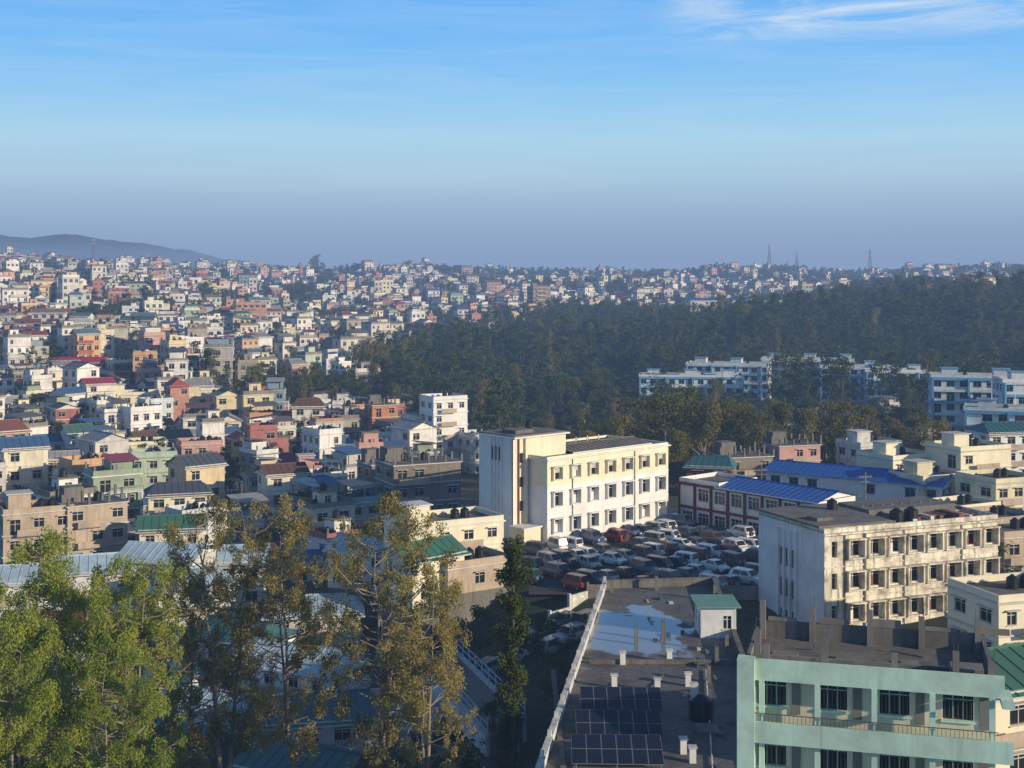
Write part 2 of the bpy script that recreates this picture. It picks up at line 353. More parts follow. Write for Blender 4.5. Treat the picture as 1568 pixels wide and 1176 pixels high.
def hero_tree(seed,H,cw,cb,lm,ncl,nl,upr=.9,ls=.26):
    r=random.Random(seed); rs=np.random.RandomState(seed); mb=MB()
    trunks=[]
    for k in range(r.choice([2,3])):
        p=Vector((r.uniform(-.4,.4),r.uniform(-.4,.4),-1)); top=Vector((r.uniform(-.28,.28)*cw,r.uniform(-.28,.28)*cw,H*r.uniform(.80,.96) if k else H*.98)); pts=[p]
        for i in range(1,9):
            q=i/8; pts.append(Vector((top.x*q**1.5+r.uniform(-.25,.25),top.y*q**1.5+r.uniform(-.25,.25),-1+(top.z+1)*q)))
        for i in range(8): mb.cyl(pts[i],pts[i+1],.28*(1-i/8.3),.28*(1-(i+1)/8.3),8,1,False)
        trunks.append(pts)
    for i in range(ncl):
        pts=r.choice(trunks); q=r.uniform(cb,1.0)**.85; f=q*8; k=min(7,int(f)); b0=pts[k].lerp(pts[k+1],f-k)
        prof=math.sin(math.pi*min(1,max(0.05,(1-q)/(1-cb)*.8+.12)))
        ln=(cw*.5)*prof*r.uniform(.35,1.2)+.4; an=r.uniform(0,6.28)
        e=b0+Vector((math.cos(an)*ln,math.sin(an)*ln,ln*r.uniform(.3,upr)))
        m=b0.lerp(e,.5)+Vector((0,0,-.15*ln)); rr=.03+.010*ln
        mb.cyl(b0,m,rr,rr*.7,5,1,False); mb.cyl(m,e,rr*.7,.015,4,1,False)
        for c in range(r.choice([2,3,4])):
            ce=m.lerp(e,r.uniform(.35,1.15))+Vector((r.uniform(-.6,.6),r.uniform(-.6,.6),r.uniform(-.8,.4))); s=r.uniform(.35,.85)
            mb.cyl(m.lerp(e,.6),ce,.02,.01,3,1,False)
            mb.leaves(sph(rs,int(nl*s),tuple(ce),(s*.85,s*.85,s*1.15)),ls,.36,.9,rs,0)
    return mb.mesh('hero_tree',[lm,M_bark])
H1=hero_tree(1,29,9.5,.28,L_olive,95,165); H2=hero_tree(2,29,8,.28,L_olive,88,165)
H3=hero_tree(3,26,8,.22,L_green,115,190); H4=hero_tree(4,26,7,.22,L_green,105,190)
def hx(u,y): return (u-784)/FPX*y
for me,u,y,top,s,rot,nm in [
 (H1,345,108,786,1.0,0.3,'silver_oak_tree'),(H2,450,106,768,.95,1.9,'silver_oak_tree'),(H1,592,100,786,1.0,4.0,'silver_oak_tree'),
 (H2,655,96,872,.85,2.7,'silver_oak_tree'),(H1,278,112,885,.85,5.1,'silver_oak_tree'),
 (H3,25,100,826,1.05,0.2,'eucalyptus_tree'),(H4,115,98,888,.95,1.4,'eucalyptus_tree'),(H4,207,97,872,.95,3.0,'eucalyptus_tree'),(H3,60,86,935,.9,4.4,'eucalyptus_tree'),(H3,165,84,1000,.8,2.1,'eucalyptus_tree'),(H4,-10,84,900,.9,5.5,'eucalyptus_tree')]:
    topz=CAMZ-(top-425)/FPX*y; hh=(28.8 if me in (H1,H2) else 25.8)*s
    obj(nm,me,(hx(u,y),y,topz-hh),rot,(s,s,s))
def column_tree():
    r=random.Random(9); rs=np.random.RandomState(9); mb=MB(); H=25
    mb.cyl((0,0,-1),(.1,0,H*.9),.3,.08,8,1)
    for i in range(130):
        z=r.uniform(3,H); q=z/H; rad=(1.0 if q<.72 else 1.7)*(1.15-q*.35)*r.uniform(.2,1.0)*(1 if q<.93 else .5); an=r.uniform(0,6.28)
        x,y=rad*math.cos(an),rad*math.sin(an); mb.cyl((0,0,z-.7),(x,y,z),.05,.02,4,1,False)
        mb.leaves(sph(rs,130,(x,y,z),(.5,.5,.65)),.26,.45,.3,rs,0)
    return mb.mesh('ivy_tree',[L_dark,M_barkd])
y=100; obj('ivy_covered_tree',column_tree(),(hx(784,y),y,CAMZ-(832-425)/FPX*y-25),0)

# ------------------------------------------------------------------ hero buildings
P_white=paint('white_wall_paint',(.78,.78,.77),.22,.8,.3); P_cream=paint('cream_wall_paint',(.80,.74,.56),.22,.8,.3)
P_old=paint('weathered_cream_paint',(.82,.77,.64),.95,.9,.6,(.12,.10,.075))
P_mint=paint('mint_paint',(.62,.86,.71),.5,.8,.5,(.25,.31,.26)); P_maroon=paint('maroon_paint',(.16,.03,.03),.2)
P_blueroof=paint('blue_metal_roof',(.02,.12,.46),.4,.5,.3,(.05,.08,.14)); P_pale=paint('pale_blue_tin',(.46,.60,.70),.45,.5)
P_green=paint('green_metal_roof',(.05,.19,.13),.45,.5); P_teal=paint('teal_tin_roof',(.035,.14,.16),.4,.5)
P_roofc=paint('mossy_roof_concrete',(.19,.18,.165),.75,.95,.4,(.045,.045,.04)); P_red=paint('red_oxide',(.26,.075,.055),.5)
P_tan=paint('tan_wall_paint',(.50,.40,.30),.5); P_pwhite=paint('parapet_whitewash',(.70,.70,.67),.7,.9,.9,(.12,.12,.11))
P_blue=paint('sky_blue_paint',(.12,.34,.58),.3); P_oldw=paint('stained_white_paint',(.78,.79,.80),.4,.85,.35,(.2,.2,.19))
def block(mb,x0,y0,x1,y1,z0,fl,fh,bx,by,**k):
    q=[(x0,y0),(x1,y0),(x1,y1),(x0,y1)]; n=[bx,by,bx,by]
    for i in range(4): facade(mb,q[i],q[(i+1)%4],z0,fh,fl,n[i],**k)
def place(name,mb,mats,loc,ang): return obj(name,mb.mesh(name,mats),loc,ang)

def central():
    mb=MB(); mats=[P_white,M_glass,P_white,P_roofc,P_red,M_tank,P_cream,M_steel]; r=random.Random(3)
    z0=0; fh=3.75; L=25.5; D=13
    mb.box(.01,.01,-8,L-.01,D-.01,.0,W)
    mb.box(0,0,0,L,D,.7,W)
    P,_=frame((0,0),(L,0)); n=7; bw=L/n
    for j in range(3):
        for i in range(n):
            s0,s1=i*bw,(i+1)*bw; h0=.7+j*fh; h1=h0+fh; wl=W if j<2 else A
            hh=[1.9,1.95,1.7][j]; c=h0+1.0; ww=1.45
            m_=(s0+s1)/2; opening(mb,P,s0,s1,h0,h1,m_-ww/2,m_+ww/2,c,c+hh,.4,wl,mull=1)
            if j==2:
                for q in range(4): obox(mb,P,m_-ww/2,m_+ww/2,c+hh*.55+q*.17,c+hh*.55+q*.17+.09,-.2,-.05,F)
            if r.random()<.3: obox(mb,P,m_-.02,m_+ww/2-.02,c+.02,c+hh*.6,-.38,-.36,F)
            obox(mb,P,m_-ww/2-.3,m_+ww/2+.3,c+hh+.08,c+hh+.2,.003,.75,F)
            obox(mb,P,m_-ww/2-.24,m_-ww/2-.08,c-.1,c+hh+.08,.003,.45,wl)
            obox(mb,P,m_+ww/2+.08,m_+ww/2+.24,c-.1,c+hh+.08,.003,.45,wl)
            obox(mb,P,m_-ww/2,m_+ww/2,c-.12,c,.003,.3,F)
        if j<2: obox(mb,P,0,L,.7+(j+1)*fh-.06,.7+(j+1)*fh+.06,.003,.09,F)
    mb.cyl(P(4.9,.2,.12),P(4.9,11.8,.12),.07,.07,6,C); mb.cyl(P(17.9,.2,.12),P(17.9,11.8,.12),.07,.07,6,C)
    facade(mb,(L,0),(L,D),.7,fh,3,4,rng=r,wall=A); facade(mb,(L,D),(0,D),.7,fh,3,7,rng=r,wall=W); facade(mb,(0,D),(0,0),.7,fh,3,3,rng=r,wall=[W,W,A],blank=.9)
    Z=.7+3*fh; mb.quad((0,0,Z),(L,0,Z),(L,D,Z),(0,D,Z),C); mb.box(-.25,-.35,Z+.0,L+.25,-.0,Z+.18,F); parapet(mb,0,0,L,D,Z+.185,.35,.25,A)
    mb.box(-.25,0,Z,0,D,Z+.18,F); mb.box(L,0,Z,L+.25,D,Z+.18,F)
    gable(mb,8,3,L-1,10,Z+.3,.6,.3,C,wall=C)
    for k in range(6): mb.cyl((9+k*2.5,11,Z),(9+k*2.5,11,Z+1.1),.1,.1,6,F)
    x0,y0,x1,y1=-2.5,4,7.5,11.8; zt=14.9
    Pl,Ll=frame((x0,y1),(x0,y0))
    c0,c1=Ll*.42,Ll*.60
    mb.quad(Pl(0,-8),Pl(c0,-8),Pl(c0,zt),Pl(0,zt),W); mb.quad(Pl(c1,-8),Pl(Ll,-8),Pl(Ll,zt),Pl(c1,zt),W)
    mb.quad(Pl(c0,-8),Pl(c1,-8),Pl(c1,zt),Pl(c0,zt),W)
    for k in range(4):
        s=c0-.6+k*.75; obox(mb,Pl,s,s+.22,.5,zt-.05,.003,.25,W)
    for k in range(3):
        s=c0-.34+k*.75; obox(mb,Pl,s,s+.4,zt-3.4,zt-1.4,.003,.05,G)
    obox(mb,Pl,Ll-.9,Ll+.0,-8,zt,.003,.35,W); obox(mb,Pl,Ll-.25,Ll,-8,zt,.353,.38,4)
    P2,L2=frame((x0,y0),(x1,y0))
    mb.quad(P2(0,-8),P2(L2,-8),P2(L2,zt),P2(0,zt),A)
    obox(mb,P2,.5,.68,0,zt,.003,.25,4); obox(mb,P2,1.7,2.1,0,zt-.1,.003,.4,A)
    for k in range(4): obox(mb,P2,.9,1.5,1.2+k*3.4,2.6+k*3.4,.003,.05,G)
    mb.quad((x1,y0,0),(x1,y1,0),(x1,y1,zt),(x1,y0,zt),A); mb.quad((x1,y1,-8),(x0,y1,-8),(x0,y1,zt),(x1,y1,zt),W)
    mb.box(x0-.45,y0-.45,zt,x1+.45,y1+.45,zt+.22,F); mb.box(x0-.1,y0-.1,zt+.22,x1+.1,y1+.1,zt+.4,C)
    mb.box(x0+1.5,y0+1.5,zt+.4,x0+5,y0+4.5,zt+.9,C); tank(mb,x1-2,y1-2,zt+.4)
    mb.box(x0-1,y0-3,-.2,x0+3,y0-.01,2.6,A); mb.box(x0-1.3,y0-3.3,2.6,x0+3.3,y0-.01,2.8,F)
    return mb,mats
mb,mats=central(); A1=(4.95,187.0,22.3); AN1=math.atan2(.667,.743)
place('cream_office_building',mb,mats,A1,AN1)

def weathered():
    mb=MB(); mats=[P_old,M_glass,P_old,P_roofc,P_red,M_tank,P_oldw,M_steel]; r=random.Random(5)
    L=24;D=13; fh=3.5; z0=-8.3; fl=6
    P,_=frame((0,0),(L,0)); n=9; bw=L/n
    for j in range(fl):
        for i in range(n):
            s0,s1=i*bw,(i+1)*bw; h0=z0+j*fh; h1=h0+fh; m_=(s0+s1)/2
            if i in(0,) : a,b_=m_-.35,m_+.35
            else: a,b_=m_-.85,m_+.85
            opening(mb,P,s0,s1,h0,h1,a,b_,h0+1.0,h0+2.75,.5,W,mull=1 if i else 0,fr=6)
            if i:
                obox(mb,P,a-.3,b_+.3,h0+2.82,h0+2.95,.003,.75,F)
                obox(mb,P,a-.3,a-.1,h0+.85,h0+2.82,.003,.55,W); obox(mb,P,b_+.1,b_+.3,h0+.85,h0+2.82,.003,.55,W)
                obox(mb,P,a-.3,b_+.3,h0+.7,h0+.85,.003,.5,W)
                if r.random()<.5: obox(mb,P,a,a+.8,h0+1.0,h0+2.0,-.3,-.22,r.choice([6,C,4]))
        obox(mb,P,0,L,z0+(j+1)*fh-.1,z0+(j+1)*fh+.05,.003,.12,W)
    for s in (5.3,): obox(mb,P,s-.12,s+.12,z0,12.7,.003,.18,C)
    for s in (2.62,10.6,18.7): mb.cyl(P(s,z0,.12),P(s,12.6,.12),.07,.07,6,C)
    facade(mb,(L,0),(L,D),z0,fh,fl,4,rng=r); facade(mb,(L,D),(0,D),z0,fh,fl,8,rng=r)
    Z=z0+fl*fh
    Pl,Ll=frame((0,D),(0,0)); mb.quad(Pl(0,z0),Pl(Ll,z0),Pl(Ll,Z+.4),Pl(0,Z+.4),A)
    for k in range(4):
        s=4.2+k*1.15; obox(mb,Pl,s,s+.3,z0,Z-.6,.003,.3,A)
    for j in range(5):
        for k in range(3):
            s=4.2+.42+k*1.15; obox(mb,Pl,s,s+.6,z0+j*fh+2.3,z0+j*fh+4.3,.003,.06,G); obox(mb,Pl,s+.27,s+.33,z0+j*fh+2.3,z0+j*fh+4.3,.063,.09,F)
    mb.quad((0,0,Z),(L,0,Z),(L,D,Z),(0,D,Z),C); mb.box(-.3,-.5,Z-.0,L+.3,-.0,Z+.2,F); parapet(mb,0,0,L,D,Z+.205,.5,.2,W)
    mb.box(-.35,-.1+.6,Z+.72,9.5,D-.3,Z+.95,C); mb.box(0.2,.8,Z+.3,9.2,D-.6,Z+.72,W)
    mb.box(1.2,3,Z+.955,3.4,5,Z+1.3,C); mb.cyl((6,4,Z+.95),(6,4,Z+2.6),.04,.04,5,S); tank(mb,7.5,9,Z+.95,.6,1.2)
    tank(mb,12,3,Z,.8,1.7);tank(mb,14.2,3.2,Z,.8,1.7)
    for k in range(9): mb.box(11+k*1.4,8,Z,11.2+k*1.4,8.2,Z+1.3,C)
    for k in range(16): mb.box(10.6+k*.8,2+r.uniform(0,3),Z,10.9+k*.8+r.uniform(0,.5),3+r.uniform(2,4),Z+r.uniform(.15,.7),r.choice([C,4,6,C]))
    mb.box(10.5,6,Z,23,12,Z+1.1,C)
    rs=np.random.RandomState(4); c=np.stack([rs.normal(3.9,.75,900),np.full(900,-.2)-rs.uniform(0,.35,900),rs.uniform(-3.5,2.0,900)],1); mb.leaves(c,.28,.6,.2,rs,8)
    mats.append(L_broad)
    return mb,mats
mb,mats=weathered(); place('weathered_apartment_building',mb,mats,(34,145,19.2),math.atan2(.38,.925))

def mint():
    mb=MB(); mats=[P_cream,M_glass,P_mint,P_roofc,P_green,M_tank,P_mint,M_steel,M_conc]
    L=12.6; D=8; zt=40.0; fh=3.2
    zr=zt-.9
    mb.quad((0,0,zr),(L,0,zr),(L,D,zr),(0,D,zr),C)
    mb.box(0,0,zt-1.1,L+.3,.22,zt,A); mb.box(0,D-.2,zr-.2,L,D,zt+.1,C); mb.box(0,.22,zr-.2,.2,D-.2,zt-.2,C); mb.box(L-.2,.22,zr-.2,L,D-.2,zt-.2,C)
    for k in range(5): mb.box(.7+k*2.9,D-.23,zt+.1,2.3+k*2.9,D-.03,zt+.3+.12*(k%3),8)
    mb.box(.25,2.4,zr-.0,L-.25,2.6,zr+.5,8)
    for j in range(8):
        zf=zt-1.1-j*fh; zb=zf-fh
        if j<4:
            P,_=frame((.0,1.5),(L,1.5)); n=4; bw=L/n
            for i in range(n):
                s0,s1=i*bw,(i+1)*bw; m_=s0+bw*.42
                opening(mb,P,s0,s1,zb,zf,m_-.75,m_+.75,zb+1.5,zf-.25,.18,W,mull=2,bars=7)
                obox(mb,P,m_-.85,m_+.85,zb+1.35,zb+1.48,.003,.12,6)
                obox(mb,P,m_+1.05,m_+1.5,zb+1.1,zf,.003,.07,8)
            mb.box(-.25,-.05,zb+0,L+.7,1.49,zb+.16,A); mb.box(-.25,-.27,zb-.0,L+.7,-.05,zb+1.1,A)
            for k in range(5):
                x=.9+k*(L-1.2)/4; mb.box(x-.14,-.02,zb+1.1+.003,x+.14,.24,zf,A)
            mb.box(0,-.16,zb+1.5,L,-.12,zb+1.54,S)
            for k in range(60): xx=k*L/60; mb.box(xx,-.15,zb+1.1,xx+.025,-.125,zb+1.5,S)
        mb.box(0,1.52 if j>=4 else 1.9,zb,L,D,zf-.003,W)
    mb.box(-.35,-.3,zt-26,.55,.6,zt+.02,A)
    mb.box(0,1.6,zt-27,.02,D,zt-1.1,A)
    r=random.Random(2)
    for (x,y,h) in [(1.1,.5,1.6),(4.1,.45,2.1),(7.6,.45,1.6),(10.6,.45,1.9),(L-.3,.5,1.5),(.4,7.6,2.2),(3.2,7.6,1.9),(6.4,7.6,2.0),(9.2,7.6,1.8),(12.2,7.6,1.8),(.4,4,1.4)]:
        mb.box(x-.16,y-.16,zr,x+.16,y+.16,zr+h,8)
        for a in (-1,1):
            for c in (-1,1): mb.cyl((x+a*.1,y+c*.1,zr+h),(x+a*.13+r.uniform(-.05,.05),y+c*.13,zr+h+r.uniform(.3,.8)),.014,.014,4,S)
    for k in range(3): mb.box(1.2+k*3.4,3.4,zr,1.9+k*3.4+r.random(),4.6,zr+.18,8)
    for k in range(5): x=r.uniform(1,11);y=r.uniform(1,6); mb.cyl((x,y,zr+.05),(x+r.uniform(-2,2),y+r.uniform(-1,1),zr+.07),.04,.04,5,r.choice([S,8,4]))
    mb.box(L-2.2,.9,zr,L-.6,2.2,zr+.9,8)
    mb.box(L+.1,-.9,zt-1.35,L+.7,1.6,zt-1.1,A)
    return mb,mats
mb,mats=mint(); place('mint_green_building',mb,mats,(12.2,70,0),math.atan2(-.257,.966))

# long flat roof building with solar panels
RZ=27.5
M_wet,nt,b=newmat('wet_patchy_roof')
wc=weather(nt,(.16,.155,.15),.8,.4,(.04,.04,.037))
g=N(nt,'ShaderNodeNewGeometry'); nn=N(nt,'ShaderNodeTexNoise'); nn.inputs['Scale'].default_value=.16; nn.inputs['Detail'].default_value=6; nn.inputs['Roughness'].default_value=.5; nt.links.new(g.outputs['Position'],nn.inputs['Vector'])
vm=N(nt,'ShaderNodeVectorMath',operation='SUBTRACT'); nt.links.new(g.outputs['Position'],vm.inputs[0]); vm.inputs[1].default_value=(12.6,122.5,RZ)
vs_=N(nt,'ShaderNodeVectorMath',operation='MULTIPLY'); nt.links.new(vm.outputs[0],vs_.inputs[0]); vs_.inputs[1].default_value=(.15,.11,0)
vl=N(nt,'ShaderNodeVectorMath',operation='LENGTH'); nt.links.new(vs_.outputs[0],vl.inputs[0])
sb=N(nt,'ShaderNodeMath',operation='MULTIPLY_ADD'); nt.links.new(nn.outputs[0],sb.inputs[0]); sb.inputs[1].default_value=2.6
ng=N(nt,'ShaderNodeMath',operation='MULTIPLY_ADD'); nt.links.new(vl.outputs['Value'],ng.inputs[0]); ng.inputs[1].default_value=-.75; ng.inputs[2].default_value=-.22; nt.links.new(ng.outputs[0],sb.inputs[2])
pr=ramp(nt,[(.40,(0,0,0)),(.52,(1,1,1))]); nt.links.new(sb.outputs[0],pr.inputs[0])
nt.links.new(mix(nt,wc,(.26,.28,.30),pr.outputs[0]),b.inputs['Base Color'])
rm=N(nt,'ShaderNodeMapRange'); nt.links.new(pr.outputs[0],rm.inputs[0]); rm.inputs['To Min'].default_value=.9; rm.inputs['To Max'].default_value=.12; nt.links.new(rm.outputs[0],b.inputs['Roughness'])
def flatroof():
    mb=MB(); mats=[P_tan,M_glass,P_pwhite,P_roofc,P_teal,M_tank,P_white,M_steel,M_wet]
    q=[(1.25,84),(17.5,82),(21.5,141),(9.6,139.5)]
    for i in range(4):
        facade(mb,q[i],q[(i+1)%4],RZ-13.2,3.3,4,12 if i%2 else 4,rng=random.Random(i),chj=.4)
        P,L=frame(q[i],q[(i+1)%4])
        obox(mb,P,0,L,RZ-.2,RZ+.75,-.28,.0,C if i!=3 else 2)
        obox(mb,P,-.05,L+.05,RZ+.753,RZ+.85,-.36,.08,2 if i in (3,0) else C)
        if i==3:
            n=14
            for k in range(n+1):
                s=k*(L-.4)/n+.2; obox(mb,P,s-.16,s+.16,RZ+.853,RZ+1.25,-.26,.0,2)
    mb.poly([(*p,RZ) for p in q],8)
    mb.box(6.5,112,RZ,19.3,112.3,RZ+.35,C); mb.box(3.2,86,RZ,3.6,110,RZ+.12,C)
    for (x,y) in [(8.1,105.5),(11.4,104.5),(14.0,106),(14.1,103.2),(11.7,91),(12.1,89.3),(9.3,112.0),(13.3,112.6)]:
        mb.box(x-.22,y-.22,RZ,x+.22,y+.22,RZ+1.0,6); mb.box(x-.3,y-.3,RZ+1.0,x+.3,y+.3,RZ+1.1,2)
    for (x,y,h) in [(10.3,137.5,2.2),(18.6,115.5,2.6),(19.4,124,3),(17.2,112,2.4),(15.8,107,2.2),(11,118,2.6),(13.5,119,3.0),(20.4,134,2.6),(15,138.5,2.4)]:
        mb.box(x-.16,y-.16,RZ,x+.16,y+.16,RZ+h*.6,C)
        for a in (-1,1): mb.cyl((x+a*.1,y,RZ+h*.6),(x+a*.14,y,RZ+h),.02,.02,4,S)
    mb.cyl((4,88,RZ+.1),(12.5,109,RZ+.1),.05,.05,5,S); mb.cyl((13,86,RZ+.12),(16,110,RZ+.12),.06,.06,5,2)
    mb.box(13.2,94.5,RZ,14.8,96.5,RZ+.25,C)
    r=random.Random(8)
    for k in range(26):
        x=r.uniform(12.5,17);y=r.uniform(87,135); s=r.uniform(.12,.5); mb.box(x,y,RZ,x+s,y+r.uniform(.2,1.4),RZ+r.uniform(.06,.3),r.choice([C,2,C,S,4]))
    tank(mb,13.9,98.0,RZ,.85,1.8)
    for a in range(4): mb.cyl((13.9+.9*math.cos(a*1.57),98+.9*math.sin(a*1.57),RZ),(13.9+.9*math.cos(a*1.57),98+.9*math.sin(a*1.57),RZ+2.2),.03,.03,4,S)
    return mb,mats
mb,mats=flatroof(); place('flat_roof_building',mb,mats,(0,0,0),0)
mb=MB(); block(mb,17.0,120,20.2,124,RZ,1,2.8,2,2,rng=random.Random(1),chj=0,wall=W,blank=.2); mb.box(16.6,119.6,RZ+2.8,20.6,124.4,RZ+2.92,4)
place('rooftop_stair_room',mb,[P_oldw,M_glass,P_white,P_roofc,paint('sea_green_lid',(.16,.36,.30),.4),M_tank,P_cream,M_steel],(0,0,0),0)

M_pv,nt,b=newmat('solar_cells')
tc=N(nt,'ShaderNodeTexCoord'); br=N(nt,'ShaderNodeTexBrick'); br.offset=0; br.inputs['Scale'].default_value=1; br.inputs['Brick Width'].default_value=.166; br.inputs['Row Height'].default_value=.166; br.inputs['Mortar Size'].default_value=.004
br.inputs['Color1'].default_value=(.010,.014,.035,1); br.inputs['Color2'].default_value=(.013,.019,.045,1); br.inputs['Mortar'].default_value=(.08,.10,.13,1)
nt.links.new(tc.outputs['Object'],br.inputs['Vector']); nt.links.new(br.outputs[0],b.inputs['Base Color']); b.inputs['Roughness'].default_value=.3; b.inputs['Specular IOR Level'].default_value=.25
M_alu,nt,b=newmat('aluminium_frame'); b.inputs['Base Color'].default_value=(.3,.31,.33,1); b.inputs['Metallic'].default_value=.3; b.inputs['Roughness'].default_value=.5
def solar():
    mb=MB(); tl=math.radians(14); ct,st=math.cos(tl),math.sin(tl)
    def Q(x,s,o=0): return (x,s*ct-o*st,.35+s*st+o*ct)
    for r_ in range(2):
        for c in range(6):
            x0=c*1.02;x1=x0+1.0;s0=r_*1.72;s1=s0+1.7
            mb.hexa([Q(x0,s0),Q(x1,s0),Q(x1,s1),Q(x0,s1),Q(x0,s0,.04),Q(x1,s0,.04),Q(x1,s1,.04),Q(x0,s1,.04)],1)
            mb.quad(Q(x0+.025,s0+.025,.044),Q(x1-.025,s0+.025,.044),Q(x1-.025,s1-.025,.044),Q(x0+.025,s1-.025,.044),0)
    for c in (0.3,3.0,5.9):
        for s in (.2,3.2): p=Q(c,s); mb.box(c-.03,p[1]-.03,0,c+.03,p[1]+.03,p[2],1)
        mb.hexa([Q(c-.03,0,-.08),Q(c+.03,0,-.08),Q(c+.03,3.4,-.08),Q(c-.03,3.4,-.08),Q(c-.03,0,-.01),Q(c+.03,0,-.01),Q(c+.03,3.4,-.01),Q(c-.03,3.4,-.01)],1)
    return mb.mesh('solar_panel',[M_pv,M_alu])
sp=solar()
for x,y in [(5.1,98.6),(4.5,93.2),(3.95,88.0)]: obj('solar_panel_array',sp,(x,y,RZ+.01),-.03)

def maroon():
    mb=MB(); mats=[P_white,M_glass,P_white,P_roofc,P_blueroof,M_tank,P_maroon,M_steel]; L=26;D=9
    block(mb,0,0,L,D,-1,2,3.7,8,3,rng=random.Random(8),ww=.62,wh=.5,chj=0,blank=.05,door=0,wall=W,mull=2)
    P,_=frame((0,0),(L,0))
    for i in range(9): s=i*L/8; obox(mb,P,max(0,s-.2),min(L,s+.2),-1,6.4,.003,.25,6)
    obox(mb,P,0,L,2.5,2.85,.003,.32,6); obox(mb,P,0,L,6.0,6.4,.253,.4,6)
    mb.quad((0,0,6.4),(L,0,6.4),(L,D,6.4),(0,D,6.4),C); parapet(mb,0,0,8,D,6.4,.6,.2,W)
    gable(mb,8,0,L,D,6.5,1.0,.5,4,wall=W)
    return mb,mats
mb,mats=maroon(); place('maroon_and_white_building',mb,mats,(26.0,207,22.0),math.atan2(-18,15.5))
mb=MB(); block(mb,0,0,30,9,-2,2,3.4,9,3,rng=random.Random(12),ww=.5,wh=.42,chj=.4,blank=.1,door=0); gable(mb,0,0,30,9,4.82,1.1,.6,4,wall=W)
place('blue_roofed_building',mb,[P_white,M_glass,P_blue,P_roofc,P_blueroof,M_tank,P_blue,M_steel],(43.7,229,22.2),math.atan2(-17,24))

def apart(L,fl,seed):
    mb=MB(); r=random.Random(seed); D=10
    block(mb,0,0,L,D,0,fl,3.1,int(L/3.2),3,rng=r,ww=.6,wh=.5,chj=.5,blank=.06,fr=A)
    P,_=frame((0,0),(L,0))
    for j in range(1,fl+1): obox(mb,P,0,L,j*3.1-.45,j*3.1+.2,.01,.7 if j<fl else .5,A if j%2 else W)
    for k in range(int(L/9)+1): s=min(L-.5,k*9+.3); obox(mb,P,s,s+.5,0,fl*3.1,.01,.9,A)
    z=fl*3.1; mb.box(0,0,-8,L,D,0,C); mb.quad((0,0,z),(L,0,z),(L,D,z),(0,D,z),C); parapet(mb,0,0,L,D,z+.21,.7,.2,W)
    for k in range(int(L/14)+1):
        if 7+k*13<L: mb.box(3+k*13,3,z,7+k*13,7,z+2.3,W); mb.box(2.7+k*13,2.7,z+2.3,7.3+k*13,7.3,z+2.5,A); tank(mb,min(L-1,9+k*13),5,z)
    if seed==1475:
        for k in range(3):
            x=6+k*5; mb.cyl((x,5,z),(x,5,z+6.5),.10,.06,5,F)
            for h in (4.6,5.4,6.1): mb.cyl((x-.7,5,z+h),(x+.7,5,z+h),.05,.05,4,F)
    return mb
P_apw=paint('shade_tinted_white',(.66,.71,.73),.4)  # white wall with bluish shade mixed into its base colour
AM=[P_apw,M_glass,P_white,P_roofc,P_blue,M_tank,paint('pale_blue_trim',(.15,.38,.58),.3),M_steel]
for u,y,L,fl,ztop,an in [(978,462,36,5,25.5,-.12),(1050,490,30,4,28,-.3),(1165,500,34,4,29,-.25),(1255,488,28,4,27,-.25),(1325,480,22,4,26,-.1),(1425,352,30,5,33.5,-.25),(1475,300,34,5,30,-.35),(1535,330,26,6,34,-.1)]:
    x=hx(u,y); place('blue_and_white_apartment_block',apart(L,fl,int(u)),AM,(x,y,ztop-fl*3.1),an)

